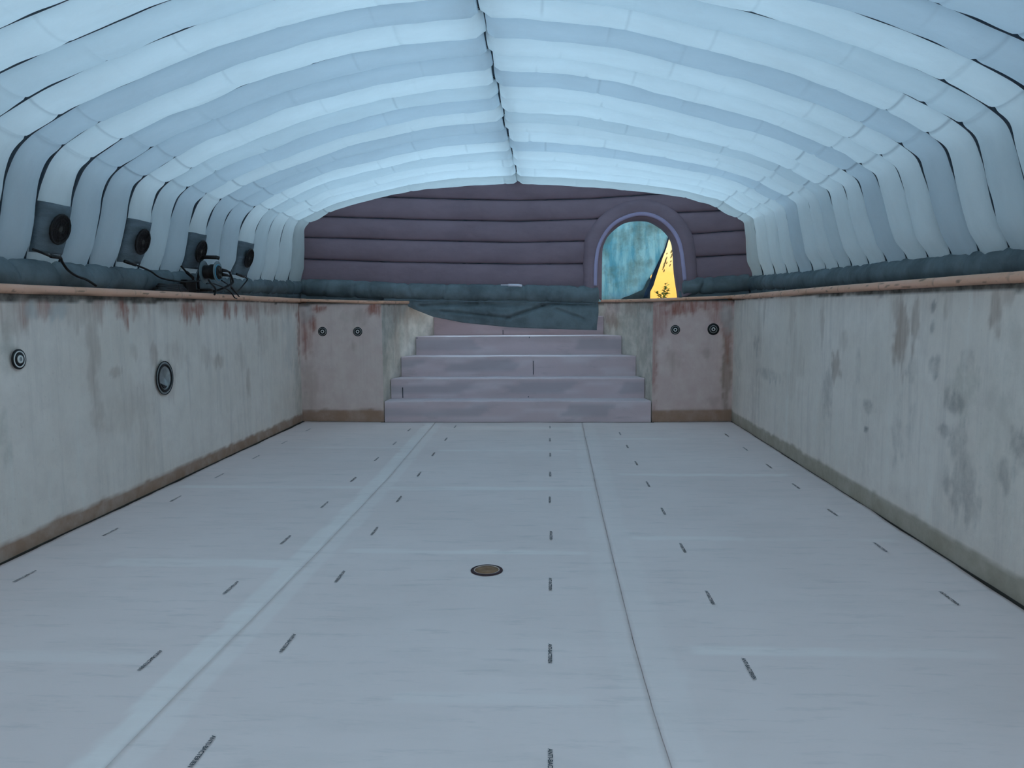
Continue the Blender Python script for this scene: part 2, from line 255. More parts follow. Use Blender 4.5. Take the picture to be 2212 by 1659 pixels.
def yellow_mat():
    m,nt=new_mat('ochre_garden_plaster')
    n=noise_tex(nt,1.6,5,.6); s=noise_tex(nt,1,6,.75,(14,14,3.2))
    c=mix(nt,ramp(nt,n.outputs['Fac'],[(.35,0.),(.65,1.)]).outputs['Color'],(.86,.41,.07),(.90,.48,.11))
    tc=N(nt,'ShaderNodeTexCoord'); sx=N(nt,'ShaderNodeSeparateXYZ'); nt.links.new(tc.outputs['Object'],sx.inputs[0])
    r=ramp(nt,sx.outputs['Z'],[(.0,0.),(1.,1.)]); mr=N(nt,'ShaderNodeMapRange'); nt.links.new(sx.outputs['Z'],mr.inputs[0]); mr.inputs[1].default_value=2.2; mr.inputs[2].default_value=2.9
    c=mix(nt,mr.outputs[0],c,(.86,.72,.42))     # paler towards the top
    p=N(nt,'ShaderNodeBsdfPrincipled'); p.inputs['Roughness'].default_value=.9; nt.links.new(c,p.inputs['Base Color'])
    o=N(nt,'ShaderNodeOutputMaterial'); nt.links.new(p.outputs[0],o.inputs[0]); return m
M_YELLOW=yellow_mat()
def tarp_mat():
    m,nt=new_mat('weathered_teal_tarp')
    s=noise_tex(nt,1,6,.7,(7,7,1.0)); b=noise_tex(nt,2.4,6,.65); f=noise_tex(nt,9,6,.7,(1.6,1.6,.7))
    c=mix(nt,ramp(nt,s.outputs['Fac'],[(.40,0.),(.58,1.)]).outputs['Color'],(.34,.68,.80),(.66,.90,.96))
    c=mix(nt,ramp(nt,b.outputs['Fac'],[(.46,0.),(.68,.85)]).outputs['Color'],c,(.36,.46,.44))
    c=mix(nt,ramp(nt,f.outputs['Fac'],[(.55,0.),(.78,.6)]).outputs['Color'],c,(.32,.46,.54))
    df=N(nt,'ShaderNodeBsdfDiffuse'); tr=N(nt,'ShaderNodeBsdfTranslucent'); ms=N(nt,'ShaderNodeMixShader'); ms.inputs[0].default_value=.5
    nt.links.new(c,df.inputs[0]); nt.links.new(c,tr.inputs[0]); nt.links.new(df.outputs[0],ms.inputs[1]); nt.links.new(tr.outputs[0],ms.inputs[2])
    o=N(nt,'ShaderNodeOutputMaterial'); nt.links.new(ms.outputs[0],o.inputs[0]); return m
M_TARP=tarp_mat()
M_HEM=simple('navy_hem',(.025,.06,.12),.7,0,.3)
M_BLOCKER=simple('dark_blocker_brown',(.09,.075,.06),.9,0,.3,6)  # for the unseen walls added as light blockers
M_LEAF=simple('leaf_green',(.16,.22,.05),.6,0,.4,20)
M_LEAFD=simple('dark_leaf',(.03,.045,.012),.6,0,.4,20)
M_STALK=simple('stalk_green',(.25,.24,.09),.7)

def set_attr(o, name, cols):
    a=o.data.color_attributes.new(name,'FLOAT_COLOR','POINT')
    flat=[x for c in cols for x in (*c,1.0)]
    a.data.foreach_set('color', flat)

# ------------------------------------------------------------------ pool shell
COPL=lambda y: interp([(-2,1.77),(4.7,1.765),(7.2,1.755),(10.7,1.725)], y)
H=1.70
def soft(x,c,h,e): return 1-sm(1-e,1+e,abs(x-c)/max(h,1e-4))
def stain_at(s, z, L, seed, w):
    ch=[0]*7
    for (c,cz,h,hz,k,a) in L:
        dx=(s-c)/(h*1.5+.012); dz=(z-cz)/(hz*1.25+.012)
        dx+=.55*nz(z*4.3+c*7,seed,k)+.25*nz(z*17+c*3,seed+2,k)
        dz+=.9*nz(s*13+c*5,seed+3,k)*(1 if dz<0 else .35)
        if abs(dx)>1.6 or abs(dz)>1.9: continue
        wob=nz(s*12+seed,z*4,seed)*.6+nz(s*37,z*13,seed+4)*.6
        d=(abs(dx)**2+abs(dz)**2.2)+wob
        ch[k]=max(ch[k], a*(1-sm(.1,1.25,d)))
    return ch
def wall(name, p0, p1, z1, L, seed, drip, bandcol, thick, side, wash=(0,0), step=.03, bulge=1, jw=.016):
    """vertical plaster wall from p0 to p1 (plan), visible face on the line, thickness on `side` normal"""
    p0=Vector((*p0,0)); p1=Vector((*p1,0)); d=(p1-p0); Ln=d.length; d/=Ln
    nrm=Vector((-d.y,d.x,0))*side
    nu=max(2,int(Ln/step)); nv=max(2,int(1.7/step)); zs=[-.12,-.002,.003]+[1.7*q/nv for q in range(1,nv+1)]; nv=len(zs)-1
    v=[];A=[];B=[];D=[]
    for i in range(nu+1):
        s=Ln*i/nu; q=p0+d*s
        # world coordinate used for stain lists
        key=q.y if abs(d.y)>.7 else q.x
        col=nz(key*5.3+seed*3.7)+.6*nz(key*17+seed)+.4*nz(key*41+seed)
        ln=max(.02,.05+drip*max(0,col)**1.2)
        zt=z1(key) if callable(z1) else z1
        jb=jw+.022*nz(key*1.6+seed)+.012*nz(key*9+seed)-(.035*sm(6.,8.5,key) if Ln>8 else 0)
        bh=.112+.035*nz(key*2.2+seed,3)+.02*nz(key*9+seed,5)+bandcol[2]
        for j in range(nv+1):
            z=zs[j]*(zt/1.7 if j>2 else 1)
            bul=.006*nz(key*1.3,z*1.3,seed)*bulge
            v.append(q+Vector((0,0,z))-nrm*bul)
            ch=stain_at(key,z,L,seed,d)
            top=zt-z
            dr=(1-sm(ln*.35,ln,top))*min(1,drip*1.2)
            red=.5+.5*nz(key*2.1+seed,7)
            ch[0]=max(ch[0],dr*.9*sm(.35,.7,red)); ch[1]=max(ch[1],dr*.75*(1-sm(.4,.8,red)))
            if Ln>8: ch[1]=max(ch[1],(.55 if seed<2 else .22)*(1-sm(.04,.22,top+.10*nz(key*3.1,z*2,seed)+.05*nz(key*13,z*6,seed))))
            bd=1-sm(bh-.018,bh+.018,z)
            A.append((ch[0],ch[1],ch[2])); B.append((ch[4],max(ch[3],wash[0],.5*ch[5]),max(ch[6],wash[1])))
            D.append((0,0,1.6) if j<2 else (bd*bandcol[0],bd*bandcol[1],1-sm(jb,jb+.012,top)))  # below the felt: near black for the shade in the edge gap
    n=nv+1; f=[]
    for i in range(nu):
        for j in range(nv):
            q=(i*n+j,(i+1)*n+j,(i+1)*n+j+1,i*n+j+1); f.append(q if side>0 else q[::-1])
    b=len(v); z0=z1(p0.y) if callable(z1) else z1; z2=z1(p1.y) if callable(z1) else z1
    q0=p0+nrm*thick; q1=p1+nrm*thick
    ext=[q0-Vector((0,0,.12)),q1-Vector((0,0,.12)),q1+Vector((0,0,z2)),q0+Vector((0,0,z0))]
    v+=ext; A+=[(0,0,0)]*4; B+=[(0,0,0)]*4; D+=[(0,0,0)]*4
    c=[0,nu*n,nu*n+nv,nv]
    F=[(b,b+3,b+2,b+1),(c[3],c[2],b+2,b+3),(c[0],c[3],b+3,b),(c[2],c[1],b+1,b+2)]
    f+= F
    o=obj(name,v,f,M_WALL,None,False)
    set_attr(o,'stain',A); set_attr(o,'stain2',B); set_attr(o,'band',D)
    o['kind']='structure'
    return o
YN=-1.9
zL=lambda y: COPL(y)-.062
wall('wall_left',(XL,YN),(XL-.015,YB+.09),zL,STL,1.0,.42,(1,.0,0.0),.25,1,(0,0),.022,1,.04)
wall('wall_right',(XR,YN),(XR,YB+.09),zL,STR,5.0,.16,(.0,1,.03),.25,-1,(0,0),.022,1,.03)
# the end wall left and right of the step recess (the recess sides are separate walls)
ZB=lambda x: interp([(-3.5,1.665),(-2.3,1.63),(1.4,1.635),(2.5,1.665)],x)
wall('wall_back',(XL-.06,YB),(-2.31,10.54),1.655,STB,9.0,.25,(1,0,.055),.2,1,(0,.6),.03,0)
wall('wall_back.001',(1.405,10.54),(XR+.05,YB),1.655,STB,12.0,.30,(1,0,.055),.2,1,(0,.8),.03,0)
AL=[(-2.31,10.54),(-2.277,10.86),(-2.191,11.21),(-2.027,11.56),(-1.806,11.95),(-1.45,12.35)]
AR=[(1.405,10.54),(1.350,10.86),(1.263,11.21),(1.087,11.56),(.844,11.95),(.5,12.35)]
SAL=[[10.8,1.55,.2,.1,1,.6],[11.25,1.5,.25,.13,1,.7],[11.6,1.52,.2,.12,1,.6],[11.35,1.3,.04,.25,1,.35],[11.1,1.0,.05,.4,1,.4],[10.7,1.0,.05,.6,5,.6]]
SAR=[[11.8,1.5,.12,.14,6,.9],[11.75,1.36,.1,.1,1,.8],[10.8,1.6,.3,.05,1,.7],[11.3,1.55,.2,.08,1,.6],[10.9,1.2,.1,.2,1,.2]]
for k,(P,S,nm,sd) in enumerate(((AL,SAL,'wall_recess_left',1),(AR,SAR,'wall_recess_right',-1))):
    vs=[];
    root=None
    for i in range(5):
        o=wall('recess_segment' if root else nm,P[i],P[i+1],1.645,S,20+k*7+i,.2,(0,0,-.2),.18,sd,(.5,0),.03,0)
        if root: o.parent=root; del o['kind']
        else: root=o
        if root is not o: o.name=nm+'_face'
wall('wall_recess_end',(-1.47,12.33),(.52,12.33),1.645,[],33,.2,(0,0,-.2),.2,1,(.3,0),.06)
wall('wall_near',(XR,YN),(XL,YN),1.70,[],41,.3,(1,0,0),.2,1,(0,0),.08)

# floor: dark screed with three felt sheets laid on it and printed lettering
floor=MB().box((XL-.02,YN-.02,-.2),(XR+.02,12.5,-.022)).build('floor',M_DARKGAP); tag(floor,kind='structure')
SEAML=lambda y: interp([(-2,-1.58),(2.47,-1.561),(2.98,-1.557),(3.74,-1.542),(5,-1.526),(7.08,-1.519),(10.43,-1.59)],y)
SEAMR=lambda y: interp([(-2,.45),(2.54,.423),(2.94,.409),(3.53,.40),(4.57,.401),(5.89,.406),(10.43,.447)],y)
def edge_gap(y,seed): return .020+.03*max(0,nz(y*.8,seed))+.018*max(0,nz(y*2.7,seed))+.005*nz(y*9,seed)
def glue_at(x,y,bands,seams,seed):
    g=0;dk=0
    for (yb,x0,x1,w,a) in bands:
        if x0-.1<x<x1+.1:
            e=.03*nz(x*3,yb*9)+.015*nz(x*11,yb*5)
            k=(1-sm(.75,1.1,abs(y-yb-e*.6)/w))*(1-sm(0,.08,max(x0-x,x-x1,0)))
            k*=1.35*a*(.5+.5*sm(-.25,.3,nz(x*1.1+seed,yb*3)))
            g=max(g,k)
    for (fx,w0,w1,a) in seams:
        d=x-fx(y); w=(w1 if d>0 else w0)*(1+.22*nz(y*1.7,3+seed)+.12*nz(y*7,9+seed))
        g=max(g,a*(1-sm(.88,1.06,abs(d)/w))*(.75+.25*nz(y*2.3,seed)))
    return g,dk
def sheet(x0,x1,y0,y1,bands,seams,seed):
    st=.03; ny=int((y1(0) - y0)/st); nx=int((x1(5)-x0(5))/st); v=[];G=[]
    for j in range(ny+1):
        y=y0+(y1(0)-y0)*j/ny
        a,b=x0(y),x1(y)
        for i in range(nx+1):
            x=a+(b-a)*i/nx; yy=y
            if j==ny: yy=y1(x)
            z=.0015*nz(x*1.5,yy*1.5,seed)
            for e,fx in ((x-XL,0),(XR-x,0)):
                if e<.12: z+=.010*(1-sm(0,.12,e))*(.3+max(0,nz(yy*1.6,seed+2)))
            v.append((x,yy,z-.002)); G.append((*glue_at(x,yy,bands,seams,seed),0))
    n=nx+1; f=[(j*n+i,j*n+i+1,(j+1)*n+i+1,(j+1)*n+i) for j in range(ny) for i in range(nx)]
    b=len(v)
    v+=[(p[0],p[1],-.018) for p in v]; G+=G
    rim=[i for i in range(n)]+[j*n+nx for j in range(1,ny+1)]+[ny*n+i for i in range(nx-1,-1,-1)]+[j*n for j in range(ny-1,0,-1)]
    m=len(rim)
    f+=[(rim[k],b+rim[k],b+rim[(k+1)%m],rim[(k+1)%m]) for k in range(m)]
    o=obj('felt_sheet',v,f,M_SHEET,floor,True); set_attr(o,'glue',G); return o
yend=lambda x: 10.505 if -2.31<x<1.41 else (10.60+.0*x if x>0 else 10.595-.02*(1+nz(x*3)))
yendL=lambda x: 10.505 if x>-2.36 else 10.592+.018*nz(x*3.3)
yendR=lambda x: 10.505 if x<1.44 else 10.60
BL=[(4.62,-2.75,-1.62,.075,.55),(6.66,-3.3,-1.7,.05,.5),(3.30,-3.0,-1.9,.06,.3),(8.6,-3.2,-1.7,.05,.35),(2.2,-3.3,-1.7,.06,.3)]
BM=[(4.88,-1.3,.2,.04,.45),(6.64,-1.4,.35,.07,.4),(8.43,-1.2,.2,.05,.4),(3.0,-.6,.1,.05,.2),(10.0,-1.4,.4,.12,.35)]
BR=[(5.21,.6,1.3,.05,.6),(5.21,1.3,2.3,.04,.25),(7.22,.7,2.2,.05,.5),(3.47,.7,2.0,.045,.35),(9.2,.8,1.6,.05,.35)]
sheet(lambda y:XL+edge_gap(y,1.3),lambda y:SEAML(y)-.0012,YN,yendL,BL,[(SEAML,.13,.1,.8)],1)
sheet(lambda y:SEAML(y)+.0012,lambda y:SEAMR(y)-.0018-.0012*nz(y*6),YN,lambda x:10.505,BM,[(SEAML,.1,.12,.45),(SEAMR,.13,.1,.25)],2)
sheet(lambda y:SEAMR(y)+.0018+.0012*nz(y*6,4),lambda y:XR-(edge_gap(y,7.7)*.5+.03*sm(5.6,4.2,y)*0+.022*(1-sm(3.8,5.4,y))),YN,yendR,BR,[(SEAMR,.1,.16,.22)],3)
# printed lettering, one stamp each
cu=bpy.data.curves.new('lettering','FONT'); cu.body='ANTI-BACTERIEN'; cu.size=.0245; cu.align_x='CENTER'; cu.align_y='CENTER'; cu.offset=.0006
to=bpy.data.objects.new('lettering',cu); C.objects.link(to)
bpy.context.view_layer.update()
dg=bpy.context.evaluated_depsgraph_get()
tm=bpy.data.meshes.new_from_object(to.evaluated_get(dg)); bpy.data.objects.remove(to)
xs=[v.co.x for v in tm.vertices]; sx=.2/(max(xs)-min(xs)); ys=[v.co.y for v in tm.vertices]; sy=.0185/(max(ys)-min(ys))
for v in tm.vertices: v.co.x*=sx; v.co.y*=sy
tm.name='lettering'; tm.materials.clear(); tm.materials.append(M_TEXT)
def stamp(x,y,z=.0032,rot=-pi/2,parent=None,eul=None):
    o=bpy.data.objects.new('printed_lettering',tm); C.objects.link(o); o.location=(x,y,z)
    o.rotation_euler=eul if eul else (0,0,rot); o.parent=parent or floor; return o
for rowx,yl in ((-3.155,[4.34,5.25,6.21,7.09,8.0,8.9,9.82]),(-1.825,[3.28,4.19,5.1,6.04,6.96,7.91,8.85,9.83]),(-1.257,[2.58,3.48,4.39,5.32,6.24,7.19,8.18,9.14,10.1]),
   (.004,[2.54,3.41,4.3,5.25,6.24,7.21,8.17,9.11,10.07]),(.88,[3.29,4.12,4.99,5.9,6.82,7.74,8.67,9.56]),(2.172,[4.15,5.04,5.9,6.76,7.62,8.54,9.46])):
    for y in yl: stamp(rowx+random.uniform(-.006,.006),y)
stamp(-3.17,2.52)

# deck round the pool, and the ground beyond
def deck(name,pts,z,zb=1.2):
    n=len(pts); v=[(x,y,zz) for zz in (zb,z) for x,y in pts]
    f=[tuple(range(n))[::-1],tuple(n+i for i in range(n))]+[(i,(i+1)%n,n+(i+1)%n,n+i) for i in range(n)]
    o=obj(name,v,f,M_DECK); o['kind']='structure'; return o
deck('floor_deck_left',[(-9,-4),(XL-.27,-4),(XL-.27,12.6),(-9,12.6)],1.72)
deck('floor_deck_right',[(XR+.26,-4),(9,-4),(9,12.6),(XR+.26,12.6)],1.72)
deck('floor_deck_near',[(XL-.27,-4),(XR+.26,-4),(XR+.26,YN-.21),(XL-.27,YN-.21)],1.70)
deck('floor_deck_far',[(-9,12.6),(9,12.6),(9,22),(-9,22)],1.66)
deck('floor_deck_corner',[(XL-.26,YB+.25),(-2.72,YB+.25),(-2.35,11.5),(-1.7,12.6),(XL-.26,12.6)],1.665)
deck('floor_deck_corner.001',[(1.72,YB+.25),(XR+.25,YB+.25),(XR+.25,12.6),(.72,12.6),(1.36,11.6)],1.665)

# coping stones: bull-nosed edging
def coping(name,P,ztop,r,width,inward):
    """P plan points along the pool edge; bull nose overhangs by r toward `inward`"""
    P=[Vector((x,y,0)) for x,y in P]; R=[];G=[]
    dens=[]
    for a,b in zip(P,P[1:]):
        n=max(2,int((b-a).length/.02)); dens+=[(a.lerp(b,i/n),(b-a).normalized()) for i in range(n)]
    dens.append((P[-1],(P[-1]-P[-2]).normalized()))
    prof=[(-width,0.)]+[(-width,-1.)]+[(0.,-1.)]+[(cos(t)*.75,sin(t)*.5-.5) for t in [(-pi/2+pi*k/10) for k in range(1,10)]]+[(0,0.),(-width*.5,0)]
    s=0;last=None;g=[]
    for p,d in dens:
        if last: s+=(p-last).length
        last=p
        nin=Vector((-d.y,d.x,0))*inward
        z=ztop(p)
        q=(s/.82)%1; jn=exp(-((min(q,1-q)*.82)/.008)**2)
        rr=r*(1-.10*jn+.03*nz(s*4,z))
        gm=.65*jn
        ring=[]
        for (a,b) in prof:
            off = a if a in(-width,-width*.5) else a*rr
            ring.append(p+nin*(off+.012)+Vector((0,0,z+b*2*r+(r-rr)*(-1 if b<-.5 else -1)*.5)))
            low=sm(-.45,-1.0,b) if False else (1-sm(-1.0,-.55,b))  # lower side of the nose set darker
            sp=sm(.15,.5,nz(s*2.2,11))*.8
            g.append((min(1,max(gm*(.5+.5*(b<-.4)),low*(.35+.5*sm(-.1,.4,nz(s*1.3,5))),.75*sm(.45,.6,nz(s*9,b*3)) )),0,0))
        R.append(ring)
    m=MB().rings(R); o=m.build(name,M_COP,None,True); set_attr(o,'dark_tone',g); o['kind']='structure'
    return o
coping('trim_1',[(XL,YN),(XL-.015,YB+.25)],lambda p:COPL(p.y),.031,.30,-1)
coping('trim_2',[(XR,YB+.25),(XR,YN)],lambda p:COPL(p.y),.031,.29,-1)
coping('trim_3',[(XL+.02,YB),(-2.31,10.55),(-2.277,10.86),(-2.191,11.21),(-2.027,11.56),(-1.806,11.95),(-1.45,12.3)],lambda p:interp([(-3.45,1.72),(-2.4,1.685)],p.x),.022,.28,-1)
coping('trim_4',[(.5,12.3),(.844,11.95),(1.087,11.56),(1.263,11.21),(1.35,10.86),(1.405,10.55),(XR-.02,YB)],lambda p:interp([(1.4,1.688),(2.45,1.722)],p.x),.022,.28,-1)

# steps
M_STEP=sheet_mat('shaded_step_felt',(.84,.80,.875))  # dirty sheet felt, darkened for the shade of the upright risers
steps=empty('pool_steps',(-.45,10.52,0))
tag(steps,'five grey felt-covered steps rising out of the pool under the hanging dark flap','steps')
YK=[10.52,10.86,11.21,11.56,11.95,12.30]; ZK=[.293,.575,.869,1.150,1.438]
SX=[(-2.306,1.401),(-2.279,1.352),(-2.193,1.265),(-2.029,1.089),(-1.808,.846)]
rs=random.Random(3)
for k in range(5):
    x0,x1=SX[k]; x0n,x1n=(SX[k+1] if k<4 else (-1.46,.52)); zt=ZK[k]; zb=0 if k==0 else ZK[k-1]-.012
    y0=YK[k]-.0; y1=YK[k+1]+.008
    nx=110; v=[];G=[];prof=[]
    for i in range(6): prof.append((0,zb+(zt-.018-zb)*i/5))
    for i in range(1,5):
        t=pi/2*i/4; prof.append((.018*(1-cos(t)),zt-.018+.018*sin(t)))
    prof.append(((y1-y0)*.4,zt)); prof.append((y1-y0,zt))
    prof.append((y1-y0,zb)); 
    n=len(prof)
    for i in range(nx+1):
        t=i/nx
        for (dy,z) in prof:
            w=dy/(y1-y0); xa=x0+(x0n-x0)*w; xb=x1+(x1n-x1)*w
            x=xa+.012+(xb-xa-.024)*t
            wob=.004*nz(x*1.7,z*2+k*5,k)
            v.append((x+.45,y0+dy-wob*(dy<.05)-10.52,z+.003*nz(x*2,k*3.1,dy*3)))
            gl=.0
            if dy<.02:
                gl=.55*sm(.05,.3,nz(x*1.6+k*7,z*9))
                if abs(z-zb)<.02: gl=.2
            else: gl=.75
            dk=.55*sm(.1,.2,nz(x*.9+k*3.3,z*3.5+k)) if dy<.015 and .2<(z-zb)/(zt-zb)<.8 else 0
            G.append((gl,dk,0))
    f=[]
    for i in range(nx):
        for j in range(n):
            q=(j+1)%n; f.append((i*n+j,(i+1)*n+j,(i+1)*n+q,i*n+q))
    f.append(tuple(range(n))[::-1]); f.append(tuple(nx*n+j for j in range(n)))
    o=obj('step',v,f,M_STEP,steps,False); set_attr(o,'glue',G)
    # small dark print marks on the risers
    for px,zz0,zz1 in {1:[(-2.10,.30,.45),(-.30,.305,.325)],2:[(-.235,.60,.80)],3:[(-.30,1.12,1.14),(-2.0,1.118,1.138)],4:[(-.72,1.16,1.23)]}.get(k,[]):
        MB().box((px+.45-.005,y0-.008-10.52,zz0),(px+.45+.005,y0-.001-10.52,zz1)).build('print_mark',M_DARKSTRIP,o)

# ------------------------------------------------------------------ inflatable tent
tent=empty('inflatable_tent',(RIDGE_X,5.,1.72))
tag(tent,'white ribbed inflatable tent arching over the whole empty pool','tent')
TO=Vector((RIDGE_X,5.,1.72))
def tobj(mb,name,mat,parent=None,smooth=True):
    mb.v=[tuple(Vector(p)-TO) for p in mb.v]
    return mb.build(name,mat,parent or tent,smooth)
def seam_profile(side,n):
    d=PROF[side]; ks=sorted(d)
    if n<=ks[0]: P=d[ks[0]]
    elif n>=ks[-1]: P=d[ks[-1]]
    else:
        for a,b in zip(ks,ks[1:]):
            if a<=n<=b:
                t=(n-a)/(b-a); P=[(p[0]+(q[0]-p[0])*t,p[1]+(q[1]-p[1])*t) for p,q in zip(d[a],d[b])]
                break
    return [Vector((x,0,z)) for x,z in P]
NU=240
RAISE=.050
def seam_curve(side,n,nu=NU):
    P=seam_profile(side,n); P=[Vector((P[0].x,0,P[0].z-.05))]+P
    P=resample(spline(P,4),nu)
    o=[]
    for i,p in enumerate(P):
        t=(P[min(i+1,nu-1)]-P[max(i-1,0)]).normalized()
        nin=Vector((t.z,0,-t.x)) if side=='L' else Vector((-t.z,0,t.x))   # toward the inside
        lift=RAISE
        wv=.006*nz(i*.07,n*3.3,5 if side=='L' else 9)
        o.append((p-nin*(lift+wv),nin))
    return o
def rib(side,n,tone,nu=NU,na=8,name='roof_rib',B=.112,mb=None):
    y0,y1=seam_y(n),seam_y(n+1); A=seam_curve(side,n,nu); Z=seam_curve(side,n+1,nu)
    rr=random.Random(n*7+(0 if side=='L' else 1000))
    L=4.5
    dents=[]
    # folds cross each rib: two at the elbow, the rest staggered
    u=.235+rr.uniform(-.008,.008); dents+= [(u,1.3,0)]; dents.append((u+.075+rr.uniform(-.01,.01),1.0,0))
    x=.40+rr.uniform(0,.07)
    while x<.97:
        dents.append((x,rr.uniform(.12,.6),rr.choice((-1,1))*rr.uniform(.35,1.))); x+=rr.uniform(.09,.22)
    jit=(.012 if n%2 else -.012)+rr.uniform(-.006,.006)
    gap=.013
    V=[];R=[];FO=[]
    for i in range(nu):
        u=i/(nu-1)
        (a,na_),(b,nb_)=A[i],Z[i]
        near_=[(s*exp(-((u-c)*L/.020)**2),s*exp(-((u-c)*L/.008)**2),sl) for c,s,sl in dents if abs(u-c)*L<.08]
        def across(sl,v): return 1. if sl==0 else (1-sm(abs(sl)*.8,abs(sl)*1.15,1-v) if sl>0 else 1-sm(abs(sl)*.8,abs(sl)*1.15,v))
        puff=1+.10*nz(u*9,n*5.1,2 if side=='L' else 8)+.06*nz(u*23,n*2.7,1)
        endf=min(1,(1-u)*L/.10+.25) if u>.97 else 1.
        ring=[]
        for k in range(na+1):
            v=k/na; w=2*v-1; sk=.006*sin(v*pi)*(rr.random()-.5)*0
            p=a.lerp(b,v); nn=na_.lerp(nb_,v).normalized()
            prof_=max(0,1-w*w)**.6
            dn=sum(a_*across(sl,v) for a_,b_,sl in near_); fd=max([b_*across(sl,v) for a_,b_,sl in near_],default=0)
            off=B*prof_*puff*sqrt(endf)*(.35+.65*sm(0,.06,u))-.018*dn*prof_
            q=p+nn*off; q.y=y0+(y1-y0)*v+.012*nz(u*11+k*.1,n,3)*prof_
            ring.append(q); FO.append((fd,0,0))
        for k in range(na-1,0,-1):
            v=k/na; w=2*v-1
            p=a.lerp(b,v); nn=na_.lerp(nb_,v).normalized()
            q=p-nn*(.09*max(0,1-w*w)**.62); q.y=y0+(y1-y0)*v
            ring.append(q); FO.append((0,0,0))
        if i==nu-1:
            s=-1 if side=='L' else 1
            for q in ring: q.x=RIDGE_X+jit+s*gap
        R.append(ring)
    # keep the upper end clear of the ridge strip
    m=mb or MB(); m.rings(R)
    if mb: return R
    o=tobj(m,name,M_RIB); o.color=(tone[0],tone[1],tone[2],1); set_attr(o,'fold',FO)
    return R
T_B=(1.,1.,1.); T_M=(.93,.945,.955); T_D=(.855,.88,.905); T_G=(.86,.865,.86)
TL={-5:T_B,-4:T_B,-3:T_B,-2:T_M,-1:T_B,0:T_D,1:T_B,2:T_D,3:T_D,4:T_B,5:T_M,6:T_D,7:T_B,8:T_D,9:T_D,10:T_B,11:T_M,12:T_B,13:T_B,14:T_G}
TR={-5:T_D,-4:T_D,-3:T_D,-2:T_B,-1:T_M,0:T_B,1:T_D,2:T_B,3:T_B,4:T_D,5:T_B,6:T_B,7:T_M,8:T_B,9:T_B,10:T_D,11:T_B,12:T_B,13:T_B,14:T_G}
RINGS={}
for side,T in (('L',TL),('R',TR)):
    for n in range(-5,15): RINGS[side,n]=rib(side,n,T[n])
    mb=MB()
    for n in range(-19,-5): rib(side,n,T_B,60,5,mb=mb)
    o=tobj(mb,'roof_section',M_RIB); o.color=(1,1,1,1)
    # dark strips added between ribs: crease shade inside, blocking light outside
    for n in range(-5,16):
        cv=seam_curve(side,n,120); y=seam_y(n); R=[]
        for i,(p,nn) in enumerate(cv):
            if i==119: p=p.copy()
            e=exp(-((p.z-2.68)/.16)**2)
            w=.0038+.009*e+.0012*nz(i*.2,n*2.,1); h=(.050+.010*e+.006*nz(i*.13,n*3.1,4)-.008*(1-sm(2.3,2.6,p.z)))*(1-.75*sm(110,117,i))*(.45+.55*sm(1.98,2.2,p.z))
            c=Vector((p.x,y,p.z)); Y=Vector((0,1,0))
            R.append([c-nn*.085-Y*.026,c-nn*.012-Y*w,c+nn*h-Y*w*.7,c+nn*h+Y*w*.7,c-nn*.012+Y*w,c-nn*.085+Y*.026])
        tobj(MB().rings(R),'groove_shade_strip',M_DARKSTRIP,smooth=False)
# dark strip closing the ridge between the two halves
R=[]
for n in range(-19,16):
    y=seam_y(n); z=seam_profile('L',n)[-1].z+RAISE
    R.append([Vector((RIDGE_X-.045,y,z+.03)),Vector((RIDGE_X-.045,y,z+.008)),Vector((RIDGE_X+.045,y,z+.008)),Vector((RIDGE_X+.045,y,z+.03))])
tobj(MB().rings(R),'ridge_strip',M_DARKSTRIP,smooth=False)

# base tubes along both sides
def base_tube(P, rad, seed, name='base_tube', folds=True, mat=None, flat=1.0):
    P=[Vector(p) for p in P]; d=resample(P,int(sum((b-a).length for a,b in zip(P,P[1:]))/.025)); R=[]
    rr=random.Random(seed); L=len(d)*.025
    fl=[];s=rr.uniform(0,.3)
    while s<L and folds: fl.append((s,rr.uniform(.5,1.2),rr.uniform(-.9,.9))); s+=rr.uniform(.16,.5)
    for i,p in enumerate(d):
        t=(d[min(i+1,len(d)-1)]-d[max(i-1,0)]).normalized(); a=Vector((t.y,-t.x,0)).normalized(); b=Vector((0,0,1))
        r=rad(p) if callable(rad) else rad
        ring=[]
        for k in range(20):
            th=2*pi*k/20
            q=r*(1+.06*nz(i*.06,th,seed)+.06*nz(i*.3,th*2,seed+3))
            for (c,s_,tw) in fl:
                q-=.038*s_*exp(-((i*.025-c-tw*.06*sin(th))/.026)**2)*(.45+.55*max(0,cos(th*1.0+tw)))
            if i in(0,len(d)-1): q*=.6
            ring.append(p+a*cos(th)*q*flat+b*sin(th)*q)
        R.append(ring)
    return tobj(MB().rings(R),name,mat or M_SKIRT)
base_tube([(-3.80,YN-.1,1.842),(-3.80,5.5,1.852),(-3.80,9.,1.87),(-3.80,11.55,1.90)],lambda p:interp([(0,.11),(11.5,.118)],p.y),3)
base_tube([(2.99,YN-.1,1.842),(2.985,5.5,1.855),(2.985,9.,1.865),(2.985,11.55,1.90)],lambda p:interp([(0,.11),(11.5,.115)],p.y),11)
BZ=lambda x: interp([(-3.75,1.902),(-2.97,1.868),(-2.27,1.823),(-1.3,1.80),(-.46,1.785),(.5,1.758),(.72,1.752)],x)
base_tube([(-3.72,11.5,BZ(-3.72)),(-2.97,11.5,BZ(-2.97)),(-2.27,11.5,BZ(-2.27)),(-1.3,11.5,BZ(-1.3)),(-.46,11.5,BZ(-.46)),(.25,11.5,BZ(.25)),(.735,11.5,BZ(.72))],.132,21)
base_tube([(1.94,11.5,1.857),(2.3,11.5,1.873),(2.93,11.5,1.915)],.125,23)

